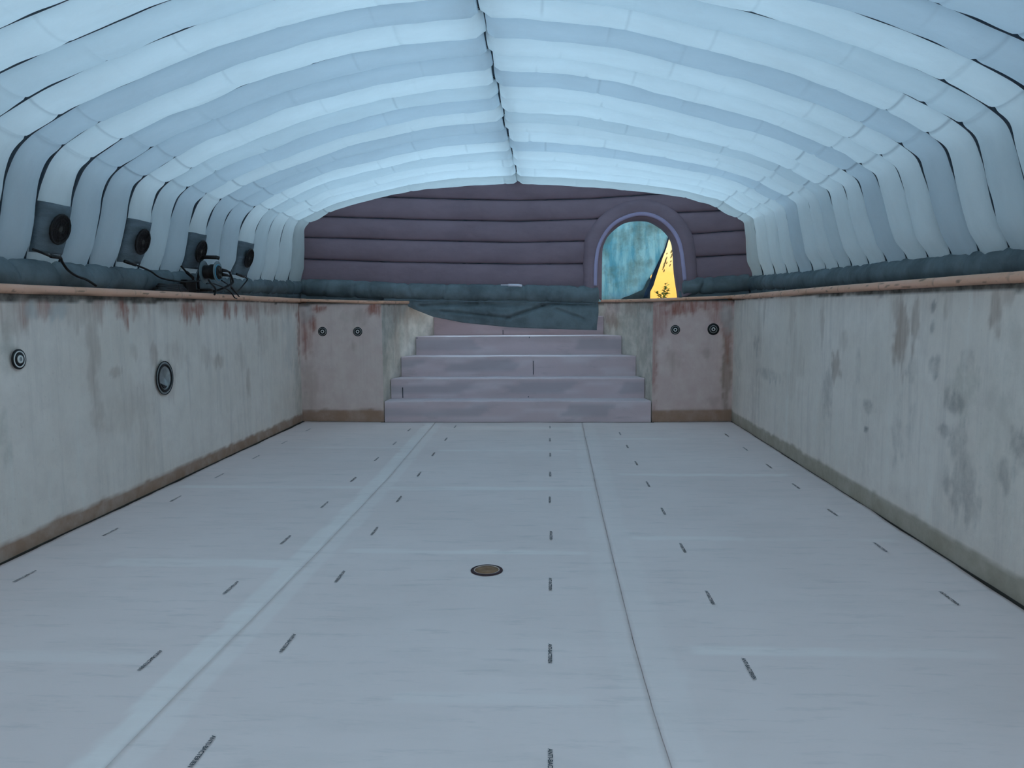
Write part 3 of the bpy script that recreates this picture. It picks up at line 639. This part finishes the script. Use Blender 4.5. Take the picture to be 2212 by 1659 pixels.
# end wall: horizontal tubes
ARCH=[(p[0],p[1]) for p in PROF['L'][15]][6:]+[(p[0],p[1]) for p in PROF['R'][15]][::-1][:-6]
ARCH=sorted(ARCH)
def arch_top(x): return interp(ARCH,x)+.10
SEAMS=[ # z at (x) for each groove, bottom to top
 [(-3.7,2.00),(-2.28,1.945),(-.46,1.90),(.52,1.885),(2.15,1.97),(2.95,2.005)],
 [(-3.7,2.326),(-2.27,2.264),(-.46,2.219),(.52,2.216),(2.17,2.295),(2.95,2.335)],
 [(-3.7,2.651),(-2.27,2.594),(-.46,2.536),(.54,2.549),(2.12,2.633),(2.95,2.685)],
 [(-3.7,2.965),(-1.98,2.891),(-.46,2.845),(.64,2.866),(1.92,2.944),(2.95,2.98)],
 [(-3.7,3.27),(-2.59,3.232),(-1.42,3.182),(-.46,3.149),(.64,3.16),(2.2,3.25),(2.95,3.28)],
 [(-3.7,3.6),(-.46,3.47),(2.95,3.6)]]
DO=spline([Vector((x,0,z)) for x,z in DOUT],4)
DX=[(p.x,p.z) for p in DO]
def in_door(x,z):
    # inside the outer outline shrunk a little
    c=False; pts=[(.50,1.5)]+DX+[(2.19,1.5)]; j=len(pts)-1
    cx,cz=1.345,2.3
    x=cx+(x-cx)*1.10; z=cz+(z-cz)*1.07
    for i in range(len(pts)):
        (xi,zi),(xj,zj)=pts[i],pts[j]
        if (zi>z)!=(zj>z) and x<(xj-xi)*(z-zi)/(zj-zi)+xi: c=not c
        j=i
    return c
def end_tube(k,y0,door,sgn=-1,bul=.06):
    nx=200; nv=14; v=[];ok={}
    x0,x1=-3.76,2.97
    for i in range(nx+1):
        x=x0+(x1-x0)*i/nx; za=interp(SEAMS[k],x)-.004*nz(x*2,k); zb=interp(SEAMS[k+1],x); top=arch_top(x)
        if k==0: za-=.08
        for j in range(nv+1):
            t=j/nv; z=za+(zb-za)*t
            w=2*t-1; crease=0
            cr=.006*(exp(-((nz(x*.8,k*7)*3+nz(x*3,z*5)*.3)/.05)**2)) 
            y=y0+sgn*(bul*max(0,1-w*w)**.6*(1+.15*nz(x*1.2,k*3.))+.003*nz(x*4,z*6,k)-cr)
            ok[i,j]=z<top+.05 and not(door and in_door(x,z))
            v.append((x,y,min(z,top+.02)))
    n=nv+1; f=[]
    for i in range(nx):
        for j in range(nv):
            if all(ok[a] for a in ((i,j),(i+1,j),(i,j+1),(i+1,j+1))): f.append((i*n+j,(i+1)*n+j,(i+1)*n+j+1,i*n+j+1) if sgn<0 else (i*n+j,i*n+j+1,(i+1)*n+j+1,(i+1)*n+j))
    if not f: return None
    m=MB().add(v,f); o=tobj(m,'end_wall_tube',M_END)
    md=o.modifiers.new('thickness','SOLIDIFY'); md.thickness=.05; md.offset=-1; return o
for k in range(5): end_tube(k,11.57,True)
for k in (2,3,4): end_tube(k,YN+.0,False,1)  # unseen near end, upper tubes added to cut the light coming in
for k in range(1,5):    # dark shade lines laid in the grooves of the end wall
    P=[Vector((x,11.572,interp(SEAMS[k],x))) for x in [-3.7+.1*i for i in range(67)]]
    seg=[]
    def flush(seg):
        if len(seg)>2: tobj(MB().tube(seg,.008,6),'groove_shade_strip',M_DARKSTRIP)
    for p in P:
        if p.z<arch_top(p.x)-.02 and not in_door(p.x,p.z): seg.append(p)
        else: flush(seg); seg=[]
    flush(seg)
# door arch
nA=70
O=resample(DO,nA); I=resample(spline([Vector((x,0,z)) for x,z in DIN],4),nA); R=[]
def by(t): return 11.52-.11*max(0,1-(2*t-1)**2)**.6
for a,b in zip(O,I):
    ring=[]
    for k in range(9):
        t=k/8; p=a.lerp(b,t); ring.append(Vector((p.x,by(t),p.z)))
    ring.append(Vector((b.x,11.72,b.z))); ring.append(Vector((a.x,11.72,a.z)))
    R.append(ring)
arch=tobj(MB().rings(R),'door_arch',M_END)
S=resample(spline([Vector((x,0,z)) for x,z in DSTR],4),nA); cen=Vector((1.34,0,2.2)); R=[]
for i,p in enumerate(S):
    t=(S[min(i+1,nA-1)]-S[max(i-1,0)]).normalized(); nn=Vector((t.z,0,-t.x))
    if nn.dot(cen-p)<0: nn=-nn
    def yy(q):
        dists=[(q-a).length for a in O]; di=[(q-a).length for a in I]; tt=min(dists)/(min(dists)+min(di)); return by(min(max(tt,.05),.95))-.014
    q=p+nn*.052
    y1,y2=yy(p),yy(q)
    R.append([Vector((p.x,y1,p.z)),Vector((q.x,y2,q.z)),Vector((q.x,y2+.004,q.z)),Vector((p.x,y1+.004,p.z))])
tobj(MB().rings(R),'door_edge_strip',M_WHITE,arch)
# ticks across the inner edge of the arch
# hanging flap below the end wall's base tube
FP=[Vector((x,0,z)) for x,z in FLAP]; nx=120; nv=22; v=[]
fl=[(x,z) for x,z in FLAP]
for i in range(nx+1):
    x=-2.46+(.712+2.46)*i/nx; zb=interp(fl,x); zt=BZ(x)-.10
    for j in range(nv+1):
        t=j/nv; z=zt+(zb-zt)*t
        xx=x+(.012 if i==nx else 0)*sin(t*5)
        g=0
        for (ax,az,bx,bz_,w,h) in ((-1.9,1.60,-1.1,1.645,.03,.025),(-1.6,1.53,-.6,1.43,.018,.02),(-.62,1.42,-.1,1.60,.02,.03),(-.1,1.60,.25,1.655,.022,.03),(.25,1.655,.68,1.60,.03,.03),(.1,1.55,.5,1.40,.02,.016),(-1.2,1.645,-.4,1.60,.03,.02),(.0,1.64,.4,1.60,.018,.025),(-.9,1.5,-.85,1.40,.02,.012)):
            px,pz=xx-ax,z-az; dx,dz=bx-ax,bz_-az; l2=dx*dx+dz*dz; q=max(0,min(1,(px*dx+pz*dz)/l2)); dd=sqrt((px-q*dx)**2+(pz-q*dz)**2)
            g-=2.0*h*exp(-(dd/w)**2)
        y=11.425-.03*sin(t*pi)-g-.02*t+.012*nz(xx*2,z*5)+.006*nz(xx*8,z*11)
        v.append((xx,y,z))
n=nv+1; f=[(i*n+j,i*n+j+1,(i+1)*n+j+1,(i+1)*n+j) for i in range(nx) for j in range(nv)]
o=tobj(MB().add(v,f),'hanging_flap',M_SKIRT); md=o.modifiers.new('thickness','SOLIDIFY'); md.thickness=.006
for xa,xb,zf in ((-3.78,-2.30,lambda x:BZ(x)),(1.90,2.98,lambda x:1.86+.045*(x-1.9))):
    R=[]
    for i in range(21):
        x=xa+(xb-xa)*i/20; z=zf(x); R.append([Vector((x,11.47,z-.06)),Vector((x,11.45+.01*nz(x*6),1.66)),Vector((x,11.456+.01*nz(x*6),1.66)),Vector((x,11.476,z-.06))])
    tobj(MB().rings(R),'light_leak_strip',M_SKIRT)  # strip added under the end tube to block light leaking in
for x,zb in ((-3.74,1.715),(2.94,1.715)):
    R=[]
    for i in range(60):
        y=YN-.1+(11.55-YN+.1)*i/59; R.append([Vector((x-.02,y,1.86)),Vector((x-.02+.01*nz(y*3),y,zb)),Vector((x+.0+.01*nz(y*3),y,zb)),Vector((x,y,1.86))])
    tobj(MB().rings(R),'light_leak_strip',M_SKIRT)  # same added light block along both side tubes
P=[(-2.4+.06*i,11.385,BZ(-2.4+.06*i)-.128) for i in range(52)]
tobj(MB().tube(P,.006,6),'flap_piping',M_PATCH)
# short white strap rolled up on the end wall's base tube
MB_=MB().tube([(-.60,11.352,1.905),(-.45,11.346,1.902),(-.40,11.346,1.893)],.018,8); strap=tobj(MB_,'strap_roll',M_STRAP)
tobj(MB().tube([(-.71,11.358,1.908),(-.60,11.352,1.907)],.009,6),'strap_end',M_STRAP,strap)

# blower panels in the left-hand ribs
def surf(n,z,v):
    """point on the inner face of the left rib n at height z, across position v"""
    R_=RINGS['L',n]; k=v*8; k0=min(7,int(k)); fr=k-k0
    for i in range(len(R_)-1):
        a=R_[i][k0].lerp(R_[i][k0+1],fr); b=R_[i+1][k0].lerp(R_[i+1][k0+1],fr)
        if a.z<=z<=b.z: return a.lerp(b,(z-a.z)/(b.z-a.z))
    return R_[0][k0]
FANS=[]
for n,zb,zt,lab in ((1,2.018,2.385,'largest black blower fan, nearest the camera on the left tent wall'),(4,2.01,2.385,'second black blower fan along the left tent wall'),(7,2.015,2.38,'black blower fan just behind the cable reel'),(10,1.99,2.385,'smallest black blower fan, beyond the cable reel')):
    v=[];nv,nz_=12,16
    for i in range(nv+1):
        vv=i/nv*.94+.03
        sag=.02*sin(pi*vv)
        for j in range(nz_+1):
            t=j/nz_; z=zb-sag*.4*(1-t)+(zt-sag*t-zb)*t
            p=surf(n,z,vv); w=.015+.004*nz(vv*4,z*16,n)+.003*nz(vv*9,z*40,n)
            v.append((p.x+w,p.y,p.z))
    m=nz_+1; f=[(i*m+j,i*m+j+1,(i+1)*m+j+1,(i+1)*m+j) for i in range(nv) for j in range(nz_)]
    o=tobj(MB().add(v,f),'blower_panel',M_PATCH); md=o.modifiers.new('thickness','SOLIDIFY'); md.thickness=.003; md.offset=1
    c=surf(n,2.19,.38); FANS.append((n,c,lab))
proto=None
def make_fan():
    root=empty('air_blower')
    X=Matrix.Rotation(pi/2,4,'Y')   # lathe axis -> +x
    r=.118
    MB().lathe([(r*.9,0),(r,.002),(r,.012),(r*.96,.016),(r*.88,.015),(r*.88,.004)],16,X).build('housing',M_BLACK,root,True)
    MB().lathe([(.001,.001),(r*.9,.001),(r*.9,.005),(.001,.005)],24,X).build('back_plate',M_BLACK,root)
    g=MB()
    for q in (.25,.45,.65,.82):
        R=[];
        g.add(*torus(r*q,.0022,36,5,X,.013))
    for k in range(8):
        a=2*pi*k/8; g.tube([X@Vector((.02*cos(a),.02*sin(a),.013)),X@Vector((r*.92*cos(a),r*.92*sin(a),.013))],.002,5)
    g.build('grille',M_BLACK,root)
    MB().lathe([(.001,.005),(.026,.005),(.026,.010),(.02,.012),(.001,.012)],20,X).build('motor_hub',M_MOTOR,root,True)
    b=MB()
    for k in range(6):
        a=2*pi*k/6; P=[]
        for rr_,w,tw in ((.027,.012,.5),(.06,.018,.4),(.1,.022,.3)):
            c=Vector((rr_*cos(a),rr_*sin(a),.0075)); t=Vector((-sin(a),cos(a),0))
            P.append([X@(c-t*w+Vector((0,0,-tw*.004))),X@(c+t*w+Vector((0,0,tw*.004))),X@(c+t*w+Vector((0,0,tw*.004+.002))),X@(c-t*w+Vector((0,0,-tw*.004+.002)))])
        b.rings(P)
    b.build('fan_blades',M_BLACK,root)
    return root
def torus(R0,r,n,m,M,z):
    v=[];f=[]
    for i in range(n):
        a=2*pi*i/n
        for j in range(m):
            b=2*pi*j/m; v.append(M@Vector(((R0+r*cos(b))*cos(a),(R0+r*cos(b))*sin(a),z+r*sin(b))))
    for i in range(n):
        for j in range(m):
            f.append((i*m+j,((i+1)%n)*m+j,((i+1)%n)*m+(j+1)%m,i*m+(j+1)%m))
    return v,f
def copy_tree(o,parent=None):
    c=o.copy(); C.objects.link(c)
    if parent: c.parent=parent
    for ch in list(o.children): copy_tree(ch,c)
    return c
fan0=make_fan()
for i,(n,c,lab) in enumerate(FANS):
    o=fan0 if i==0 else copy_tree(fan0)
    o.location=(c.x+.032,c.y,c.z); o.rotation_euler=(0,.28,0)
    tag(o,lab,'fan','blower fans in the left tent wall')

# ------------------------------------------------------------------ pool fittings
def inlet(name,loc,axis,r,lab,group,big=False,rim=1.0):
    root=empty(name,loc)
    X=Matrix.Rotation(pi/2,4,'Y') if axis=='x' else Matrix.Rotation(pi/2,4,'X')   # outward: +x or -y
    L=lambda p,n,m: MB().lathe([(max(a,.0005)*r,z) for a,z in p],36,X).build(n,m,root,True)
    L([(0,.0),(rim,.0),(rim,.005),(rim*.97,.008),(.0,.008)],'flange',M_BLACK)
    L([(.70,.008),(.82,.008),(.82,.0105),(.70,.0105)],'pale_ring',M_PALE if big else M_GREYP)
    L([(.0,.008),(.66,.008),(.64,.012),(.0,.012)],'gasket',M_BLACK)
    L([(.20,.012),(.40,.012),(.38,.018),(.22,.018)],'nozzle',M_PALE)
    if big: L([(.0,.0125),(.30,.0125),(.30,.0165),(.0,.0165)],'pipe_mouth',M_GREYP)
    else: L([(.0,.0125),(.21,.0125),(.21,.014),(.0,.014)],'nozzle_hole',M_BLACK)
    tag(root,lab,'inlet',group); return root
gq='round black water inlets in the pool walls'
inlet('wall_inlet',(XL+.008,4.852,1.276),'x',.067,'round black inlet with an open pipe in the left pool wall',gq,True)
inlet('wall_inlet',(-3.158,10.598,1.264),'y',.064,'round black inlet beside the left corner of the far pool wall',gq)
inlet('wall_inlet',(-2.654,10.564,1.261),'y',.064,'round black inlet on the far pool wall just left of the steps',gq)
inlet('wall_inlet',(1.709,10.561,1.263),'y',.064,'smaller of the two black inlets right of the steps',gq)
inlet('wall_inlet',(2.228,10.597,1.267),'y',.064,'black inlet with a thick rim near the right corner of the far pool wall',gq,False,1.25)
lamp=empty('pool_light',(XL+.006,6.745,.975)); X=Matrix.Rotation(pi/2,4,'Y')
tag(lamp,'large round empty light niche in the left pool wall','pool light')
LL=lambda p,n,m: MB().lathe(p,48,X).build(n,m,lamp,True)
LL([(.146,0),(.153,0),(.153,.006),(.146,.006)],'outer_bead',M_BLACK)
LL([(.127,0),(.145,0),(.145,.004),(.127,.004)],'mounting_plate',M_GREYP)
LL([(.108,0),(.127,0),(.127,.009),(.120,.012),(.108,.010)],'gasket',M_BLACK)
LL([(.001,.0005),(.107,.0005),(.107,.0035),(.100,.0035),(.098,.0015),(.001,.0015)],'niche_back',M_GREYP)
cb=MB()
v=[Vector((.0045,y,z)) for y,z in ((-.088,-.04),(-.045,-.085),(-.02,-.094),(.012,-.082),(.018,-.072),(-.004,-.070))]
cb.add(v+[p+Vector((.006,0,0)) for p in v],[(0,1,2,3,4,5),(11,10,9,8,7,6)]+[(i,(i+1)%6,6+(i+1)%6,6+i) for i in range(6)])
cb.build('cable_stub',M_BLACK,lamp)
dr=empty('floor_drain',(-.383,4.522,.001)); tag(dr,'round rust-brown drain cover in the middle of the pool floor','drain')
M_RING=simple('pale_pink_ring',(.62,.48,.42),.6,0,.2,30); M_RUST=simple('rust_brown_cover',(.30,.165,.09),.8,0,.35,14); M_RIM=simple('dark_red_brown_rim',(.055,.025,.03),.8,0,.3,20)
MB().lathe([(.079,0),(.097,0),(.097,.004),(.092,.006),(.079,.006)],48).build('rim',M_RIM,dr,True)
MB().lathe([(.073,0),(.079,0),(.079,.0055),(.073,.0055)],48).build('pale_ring',M_RING,dr,True)
MB().lathe([(.001,0),(.072,0),(.072,.004),(.001,.005)],48).build('cover',M_RUST,dr,True)

# cable reel on the left pool edge
reel=empty('cable_reel',(-3.49,7.87,1.76)); tag(reel,'cable reel with clear flanges and black handle on the left pool edge','cable reel')
RO=Vector((-3.49,7.87,1.76))
def ro(mb,n,m,par=None,smooth=True):
    mb.v=[tuple(Vector(p)-RO) for p in mb.v]; return mb.build(n,m,par or reel,smooth)
def xl(prof,c): 
    M_=Matrix.Translation(c)@Matrix.Rotation(pi/2,4,'Y'); return MB().lathe(prof,36,M_)
cz=1.972
ro(xl([(.012,-.003),(.116,-.003),(.118,0),(.116,.003),(.012,.003)],Vector((-3.565,7.862,cz))),'flange',M_CLEAR)
ro(xl([(.012,-.003),(.110,-.003),(.112,0),(.110,.003),(.012,.003)],Vector((-3.425,7.872,cz))),'flange',M_CLEAR)
R=[]
for i in range(40):
    x=-3.560+.130*i/39; R.append((.060+.010*abs(sin(i*1.25))+(.010 if i>20 else 0),x))
M_=Matrix.Translation((0,7.867,cz))@Matrix.Rotation(pi/2,4,'Y')
ro(MB().lathe(R,30,M_),'wound_cable',M_BLACK)
ro(xl([(.001,-.002),(.072,-.002),(.072,.012),(.066,.016),(.001,.016)],Vector((-3.42,7.872,cz-.005))),'socket_plate',M_BLACK)
ro(xl([(.073,-.001),(.084,-.001),(.084,.006),(.073,.006)],Vector((-3.42,7.872,cz-.005))),'blue_ring',M_BLUE)
for a in (.6,2.2,4.0,5.3):
    c=Vector((-3.402,7.872+.04*cos(a),cz-.005+.04*sin(a))); s=ro(xl([(.001,0),(.020,0),(.020,.008),(.014,.010),(.001,.010)],c),'socket',M_MOTOR)
for y,z in ((7.935,1.985),(7.945,1.94)):
    ro(MB().tube([(-3.395,y-.03,z+.005),(-3.36,y,z),(-3.345,y+.02,z-.008)],lambda t:.02-.011*t,10),'plug',M_BLACK)
ro(MB().tube([(-3.60,7.80,1.775),(-3.62,7.83,1.90),(-3.60,7.85,2.03),(-3.58,7.855,2.115)],.014,8),'frame_post',M_BLACK)
ro(MB().tube([(-3.58,7.855,2.117),(-3.54,7.86,2.123),(-3.43,7.87,2.119),(-3.405,7.872,2.112)],lambda t:.017+.004*sin(t*40)*(t>.2),10),'handle',M_BLACK)
ro(MB().tube([(-3.60,7.862,cz),(-3.39,7.875,cz)],.010,8),'axle',M_BLACK)
ro(MB().tube([(-3.60,7.72,1.785),(-3.60,8.0,1.785)],.014,8),'foot_bar',M_BLACK)
ro(MB().tube([(-3.60,7.80,1.785),(-3.50,7.82,1.79),(-3.50,7.90,1.79),(-3.60,7.95,1.785)],.012,8),'foot_bar',M_BLACK)
# black hose bundle left of the reel
b=MB()
for k in range(4):
    P=[]
    for i in range(61):
        a=2*pi*i/60; rr_=1+.08*nz(cos(a)*2+k,sin(a)*2)
        P.append((-3.585+.06*cos(a)*rr_-.004*k, 7.20+(.28-.03*k)*sin(a)*rr_, 1.765+.017*k+.008*nz(a,k)))
    b.tube(P,.016,8)
tag(b.build('hose_bundle',M_BLACK,None,True),'low black hose bundle on the deck beside the cable reel','hose')
bl=MB().box((-3.66,7.52,1.757),(-3.585,7.72,1.885))
o=bl.build('transformer_box',M_BLACK); md=o.modifiers.new('edge','BEVEL'); md.width=.015; md.segments=3
tag(o,'black box standing on the deck against the cable reel','box')

# power cables
def cable(P,lab,r=.0085,plug=None):
    o=MB().tube(spline(P,8),r,8).build('power_cable',M_BLACK,None,True)
    tag(o,lab,'cable','black power cables of the blowers')
    if plug: MB().tube([P[plug[0]],P[plug[1]]],.015,8).build('connector',M_BLACK,o,True)
    return o
gx=lambda P,dx: [(p[0]+dx,p[1],p[2]) for p in P]
cable([(-3.645,5.328,2.024)]+[(-3.622,p[1],p[2]) for p in c1[1:4]]+[(-3.64,c1[4][1],c1[4][2]),(-3.65,c1[5][1],c1[5][2]),(-3.655,c1[6][1],c1[6][2]),(-3.65,c1[7][1],c1[7][2]),(-3.64,c1[8][1],c1[8][2])],'black cable from the largest blower sagging to the coping',.010,(2,3))
cable([(-3.64,6.50,2.005),(-3.61,6.62,1.98),(-3.63,6.90,1.94),(-3.655,7.15,1.885),(-3.60,7.42,1.86),(-3.55,7.60,1.862),(-3.55,7.72,1.88)],'black cable from the second blower running to the reel',.009,(0,1))
cable(gx(c3,-.04)[:3]+[(-3.655,7.76,1.86)],'short black cable from the blower behind the reel',.009,(1,2))
cable(gx(c4,-.045)[:3]+[(-3.62,8.96,1.845),(-3.585,8.78,1.80),(-3.52,8.55,1.775),(-3.47,8.40,1.775)],'black cable looping down from the smallest blower',.008,(0,1))
cable([(-3.345,7.965,1.975),(-3.36,8.03,1.955),(-3.368,8.10,1.90),(-3.375,8.10,1.86),(-3.45,8.0,1.80),(-3.50,7.92,1.775)],'thick black cable bending from the reel plugs to its foot',.011)
cable([(-3.345,7.975,1.93),(-3.40,8.13,1.92),(-3.425,8.19,1.86),(-3.428,8.21,1.81),(-3.404,8.29,1.75),(-3.404,8.345,1.722)],'black cable dropping from the reel over the coping',.007)
cable([(-3.40,7.90,1.885),(-3.40,8.03,1.852),(-3.41,8.12,1.84),(-3.42,8.19,1.826),(-3.43,8.28,1.79),(-3.44,8.34,1.775)],'thin black cable draped right of the reel',.007)
cable([(-3.44,7.63,1.845),(-3.44,7.77,1.85),(-3.425,7.96,1.82),(-3.412,8.10,1.783),(-3.402,8.17,1.74),(-3.402,8.21,1.712),(-3.404,8.28,1.700)],'long black cable crossing under the reel and hanging over the coping',.007)
cable([(-3.415,7.62,1.885),(-3.41,7.66,1.85),(-3.405,7.75,1.80),(-3.405,7.745,1.757),(-3.405,7.72,1.735)],'cable end hanging in front of the reel over the coping',.010)

# ------------------------------------------------------------------ outside, seen through the door
tp=empty('hanging_tarpaulin',(1.1,11.95,1.7)); tag(tp,'stained teal tarpaulin hanging outside the arched door','tarpaulin')
TOF=Vector((1.1,11.95,1.7))
TE=sorted([(z,x) for x,z in TARP]); nz2,nx2=46,46; v=[]
def ty(x,z): return 11.95+.018*sin(x*9+.8*nz(x*2,z))+.012*nz(x*5,z*1.2)
for j in range(nz2+1):
    z=1.655+(3.05-1.655)*j/nz2; xe=interp(TE,z) if z<2.70 else 1.839+(z-2.709)*.42
    for i in range(nx2+1):
        x=.55+(xe-.55)*i/nx2; v.append(Vector((x,ty(x,z),z))-TOF)
n=nx2+1; f=[(j*n+i,j*n+i+1,(j+1)*n+i+1,(j+1)*n+i) for j in range(nz2) for i in range(nx2)]
o=obj('cloth',v,f,M_TARP,tp,True); md=o.modifiers.new('thickness','SOLIDIFY'); md.thickness=.004
HE=sorted([(z,x) for x,z in HEM]); R=[]
for j in range(50):
    z=1.71+(3.0-1.71)*j/49; xa=(interp(TE,z) if z<2.70 else 1.839+(z-2.709)*.42); xb=max(xa+.012,interp(HE,z) if z<2.70 else 1.87+(z-2.709)*.42)
    xa2=max(xa,xb-.075-.02*nz(z*3))
    y=ty(xa,z)
    R.append([Vector(q)-TOF for q in ((xa2,y+.004,z),(xb,y+.03,z),(xb,y+.036,z),(xa2,y+.012,z))])
MB().rings(R).build('hem',M_HEM,tp,True)
R=[]
for i in range(16):
    x=.9+.66*i/15; zt=1.80+.22*sm(1.2,1.55,x)
    R.append([Vector((x,12.06+.02*nz(x*5),1.64))-TOF,Vector((x,12.03+.02*nz(x*4),zt))-TOF,Vector((x,12.04+.02*nz(x*4),zt))-TOF,Vector((x,12.07+.02*nz(x*5),1.64))-TOF])
MB().rings(R).build('turned_up_edge',M_SKIRT,tp,True)
o=MB().tube([(1.53,12.35,1.66),(1.545,12.35,2.0),(1.56,12.35,2.35)],.05,10).build('fence_post',simple('weathered_grey_wood',(.20,.20,.19),.9),None,True)
tag(o,'grey post standing behind the edge of the teal tarpaulin','post')
gw=MB().box((-6,15.0,1.4),(9,15.3,4.6)).build('wall_garden',M_YELLOW); tag(gw,kind='structure')
nb=MB().box((5.6,-9,1.4),(6.0,12.6,7.5)).build('wall_light_blocker',M_BLOCKER); tag(nb,kind='structure')  # unseen wall added to keep the sun off the tent
nl=MB().box((-6.0,-9,1.4),(-5.6,14.9,6.0)).build('wall_light_blocker.001',M_BLOCKER); tag(nl,kind='structure')  # unseen wall added to cut sky light on the left ribs
def leafset(mb,c,n,rad,size,rr,flat=.35):
    for _ in range(n):
        p=Vector(c)+Vector((rr.gauss(0,rad[0]),rr.gauss(0,rad[1])*.6,rr.gauss(0,rad[2])))
        a=rr.uniform(0,2*pi); t=rr.uniform(-.6,.9); d=Vector((cos(a)*cos(t),sin(a)*cos(t),sin(t))); s=d.cross(Vector((0,0,1))).normalized(); u=s.cross(d)
        L=size*rr.uniform(.6,1.3); W=L*.38
        mb.add([p,p+d*L*.45+s*W+u*L*.08,p+d*L,p+d*L*.45-s*W+u*L*.08,p+d*L*.5-u*L*.05],[(0,4,1),(1,4,2),(2,4,3),(3,4,0)])
rr=random.Random(5)
pl=empty('weed_plant',(2.13,14.6,1.66)); tag(pl,'green weed growing at the foot of the yellow wall','plant')
st_=MB(); lf=MB()
for k in range(7):
    a=rr.uniform(-.5,.5); h=rr.uniform(.15,.34); P=[(0,0,0),(a*.12,.02,h*.5),(a*.3,.0,h)]
    st_.tube(P,.004,5)
    for q in (.4,.6,.8,1.): leafset(lf,(a*.3*q,0,h*q),4,(.02,.02,.015),.06,rr)
st_.build('stems',M_STALK,pl); lf.build('foliage',M_LEAF,pl)
iv=MB(); leafset(iv,(2.335,14.9,2.84),26,(.03,.03,.06),.07,rr)
tag(iv.build('hanging_ivy',M_LEAFD),'dark ivy sprig hanging at the top of the yellow wall','ivy')
# flaked dark patches on the garden wall
pm=MB()
for (x,z,w,h) in ((2.215,2.40,.012,.09),(2.195,2.33,.012,.06),(2.235,2.47,.010,.08),(2.20,2.25,.009,.05),(2.335,2.52,.010,.05),(2.34,2.62,.012,.06),(2.315,2.36,.007,.05),(2.33,2.43,.008,.03),(2.25,2.58,.007,.03),(2.345,2.56,.007,.03),(2.18,2.29,.006,.04),(2.25,2.40,.006,.04)):
    p=[]
    for k in range(9):
        a=2*pi*k/9; q=1+.4*nz(k*1.7,x*50,z*30); p.append((x+cos(a)*w*q*1.2+sin(a)*h*q*.25,14.996,z+sin(a)*h*q*.6))
    pm.add(p+[(a,b+.006,c) for a,b,c in p],[tuple(range(9))]+[(k,(k+1)%9,9+(k+1)%9,9+k) for k in range(9)])
pm.build('flaked_patches',simple('dark_lichen',(.10,.075,.02),.9),gw)

# ------------------------------------------------------------------ light
w=bpy.data.worlds.new('overcast_sky'); SC.world=w; w.use_nodes=True
nt=w.node_tree; bg=nt.nodes['Background']; bg.inputs[1].default_value=1.45
tc=N(nt,'ShaderNodeTexCoord'); sx=N(nt,'ShaderNodeSeparateXYZ'); nt.links.new(tc.outputs['Generated'],sx.inputs[0])
rp=ramp(nt,sx.outputs['Z'],[(.0,(.85,.80,.74)),(.30,(.66,.84,.95)),(1.,(.455,.72,.93))]); nt.links.new(rp.outputs[0],bg.inputs[0])   # hazy bright horizon, blue zenith
sun=bpy.data.lights.new('sun','SUN'); sun.energy=2.5; sun.angle=.01; sun.color=(1.,.86,.66)
so=bpy.data.objects.new('sun',sun); C.objects.link(so)
so.rotation_euler=Vector((-.85,.40,-.30)).to_track_quat('-Z','Y').to_euler()

# ------------------------------------------------------------------ camera
cam=bpy.data.cameras.new('camera'); co=bpy.data.objects.new('camera',cam); C.objects.link(co)
yaw,pit,rol=0.04893382,0.10117197,0.0069991
f_=Vector((-sin(yaw)*cos(pit),cos(yaw)*cos(pit),-sin(pit))); r_=Vector((cos(yaw),sin(yaw),0)); d_=f_.cross(r_)
r2=r_*cos(rol)+d_*sin(rol); d2=d_*cos(rol)-r_*sin(rol)
Mx=Matrix((r2,-d2,-f_)).transposed().to_4x4(); Mx.translation=(0,0,1.6); co.matrix_world=Mx
cam.sensor_width=36; cam.lens=36*1660/2212; cam.clip_start=.05; cam.clip_end=200
SC.camera=co
SC.view_settings.view_transform='Standard'; SC.view_settings.look='None'; SC.view_settings.gamma=1; SC.view_settings.use_curve_mapping=False
SC.view_settings.exposure=EXPO
SC.cycles.use_denoising=True
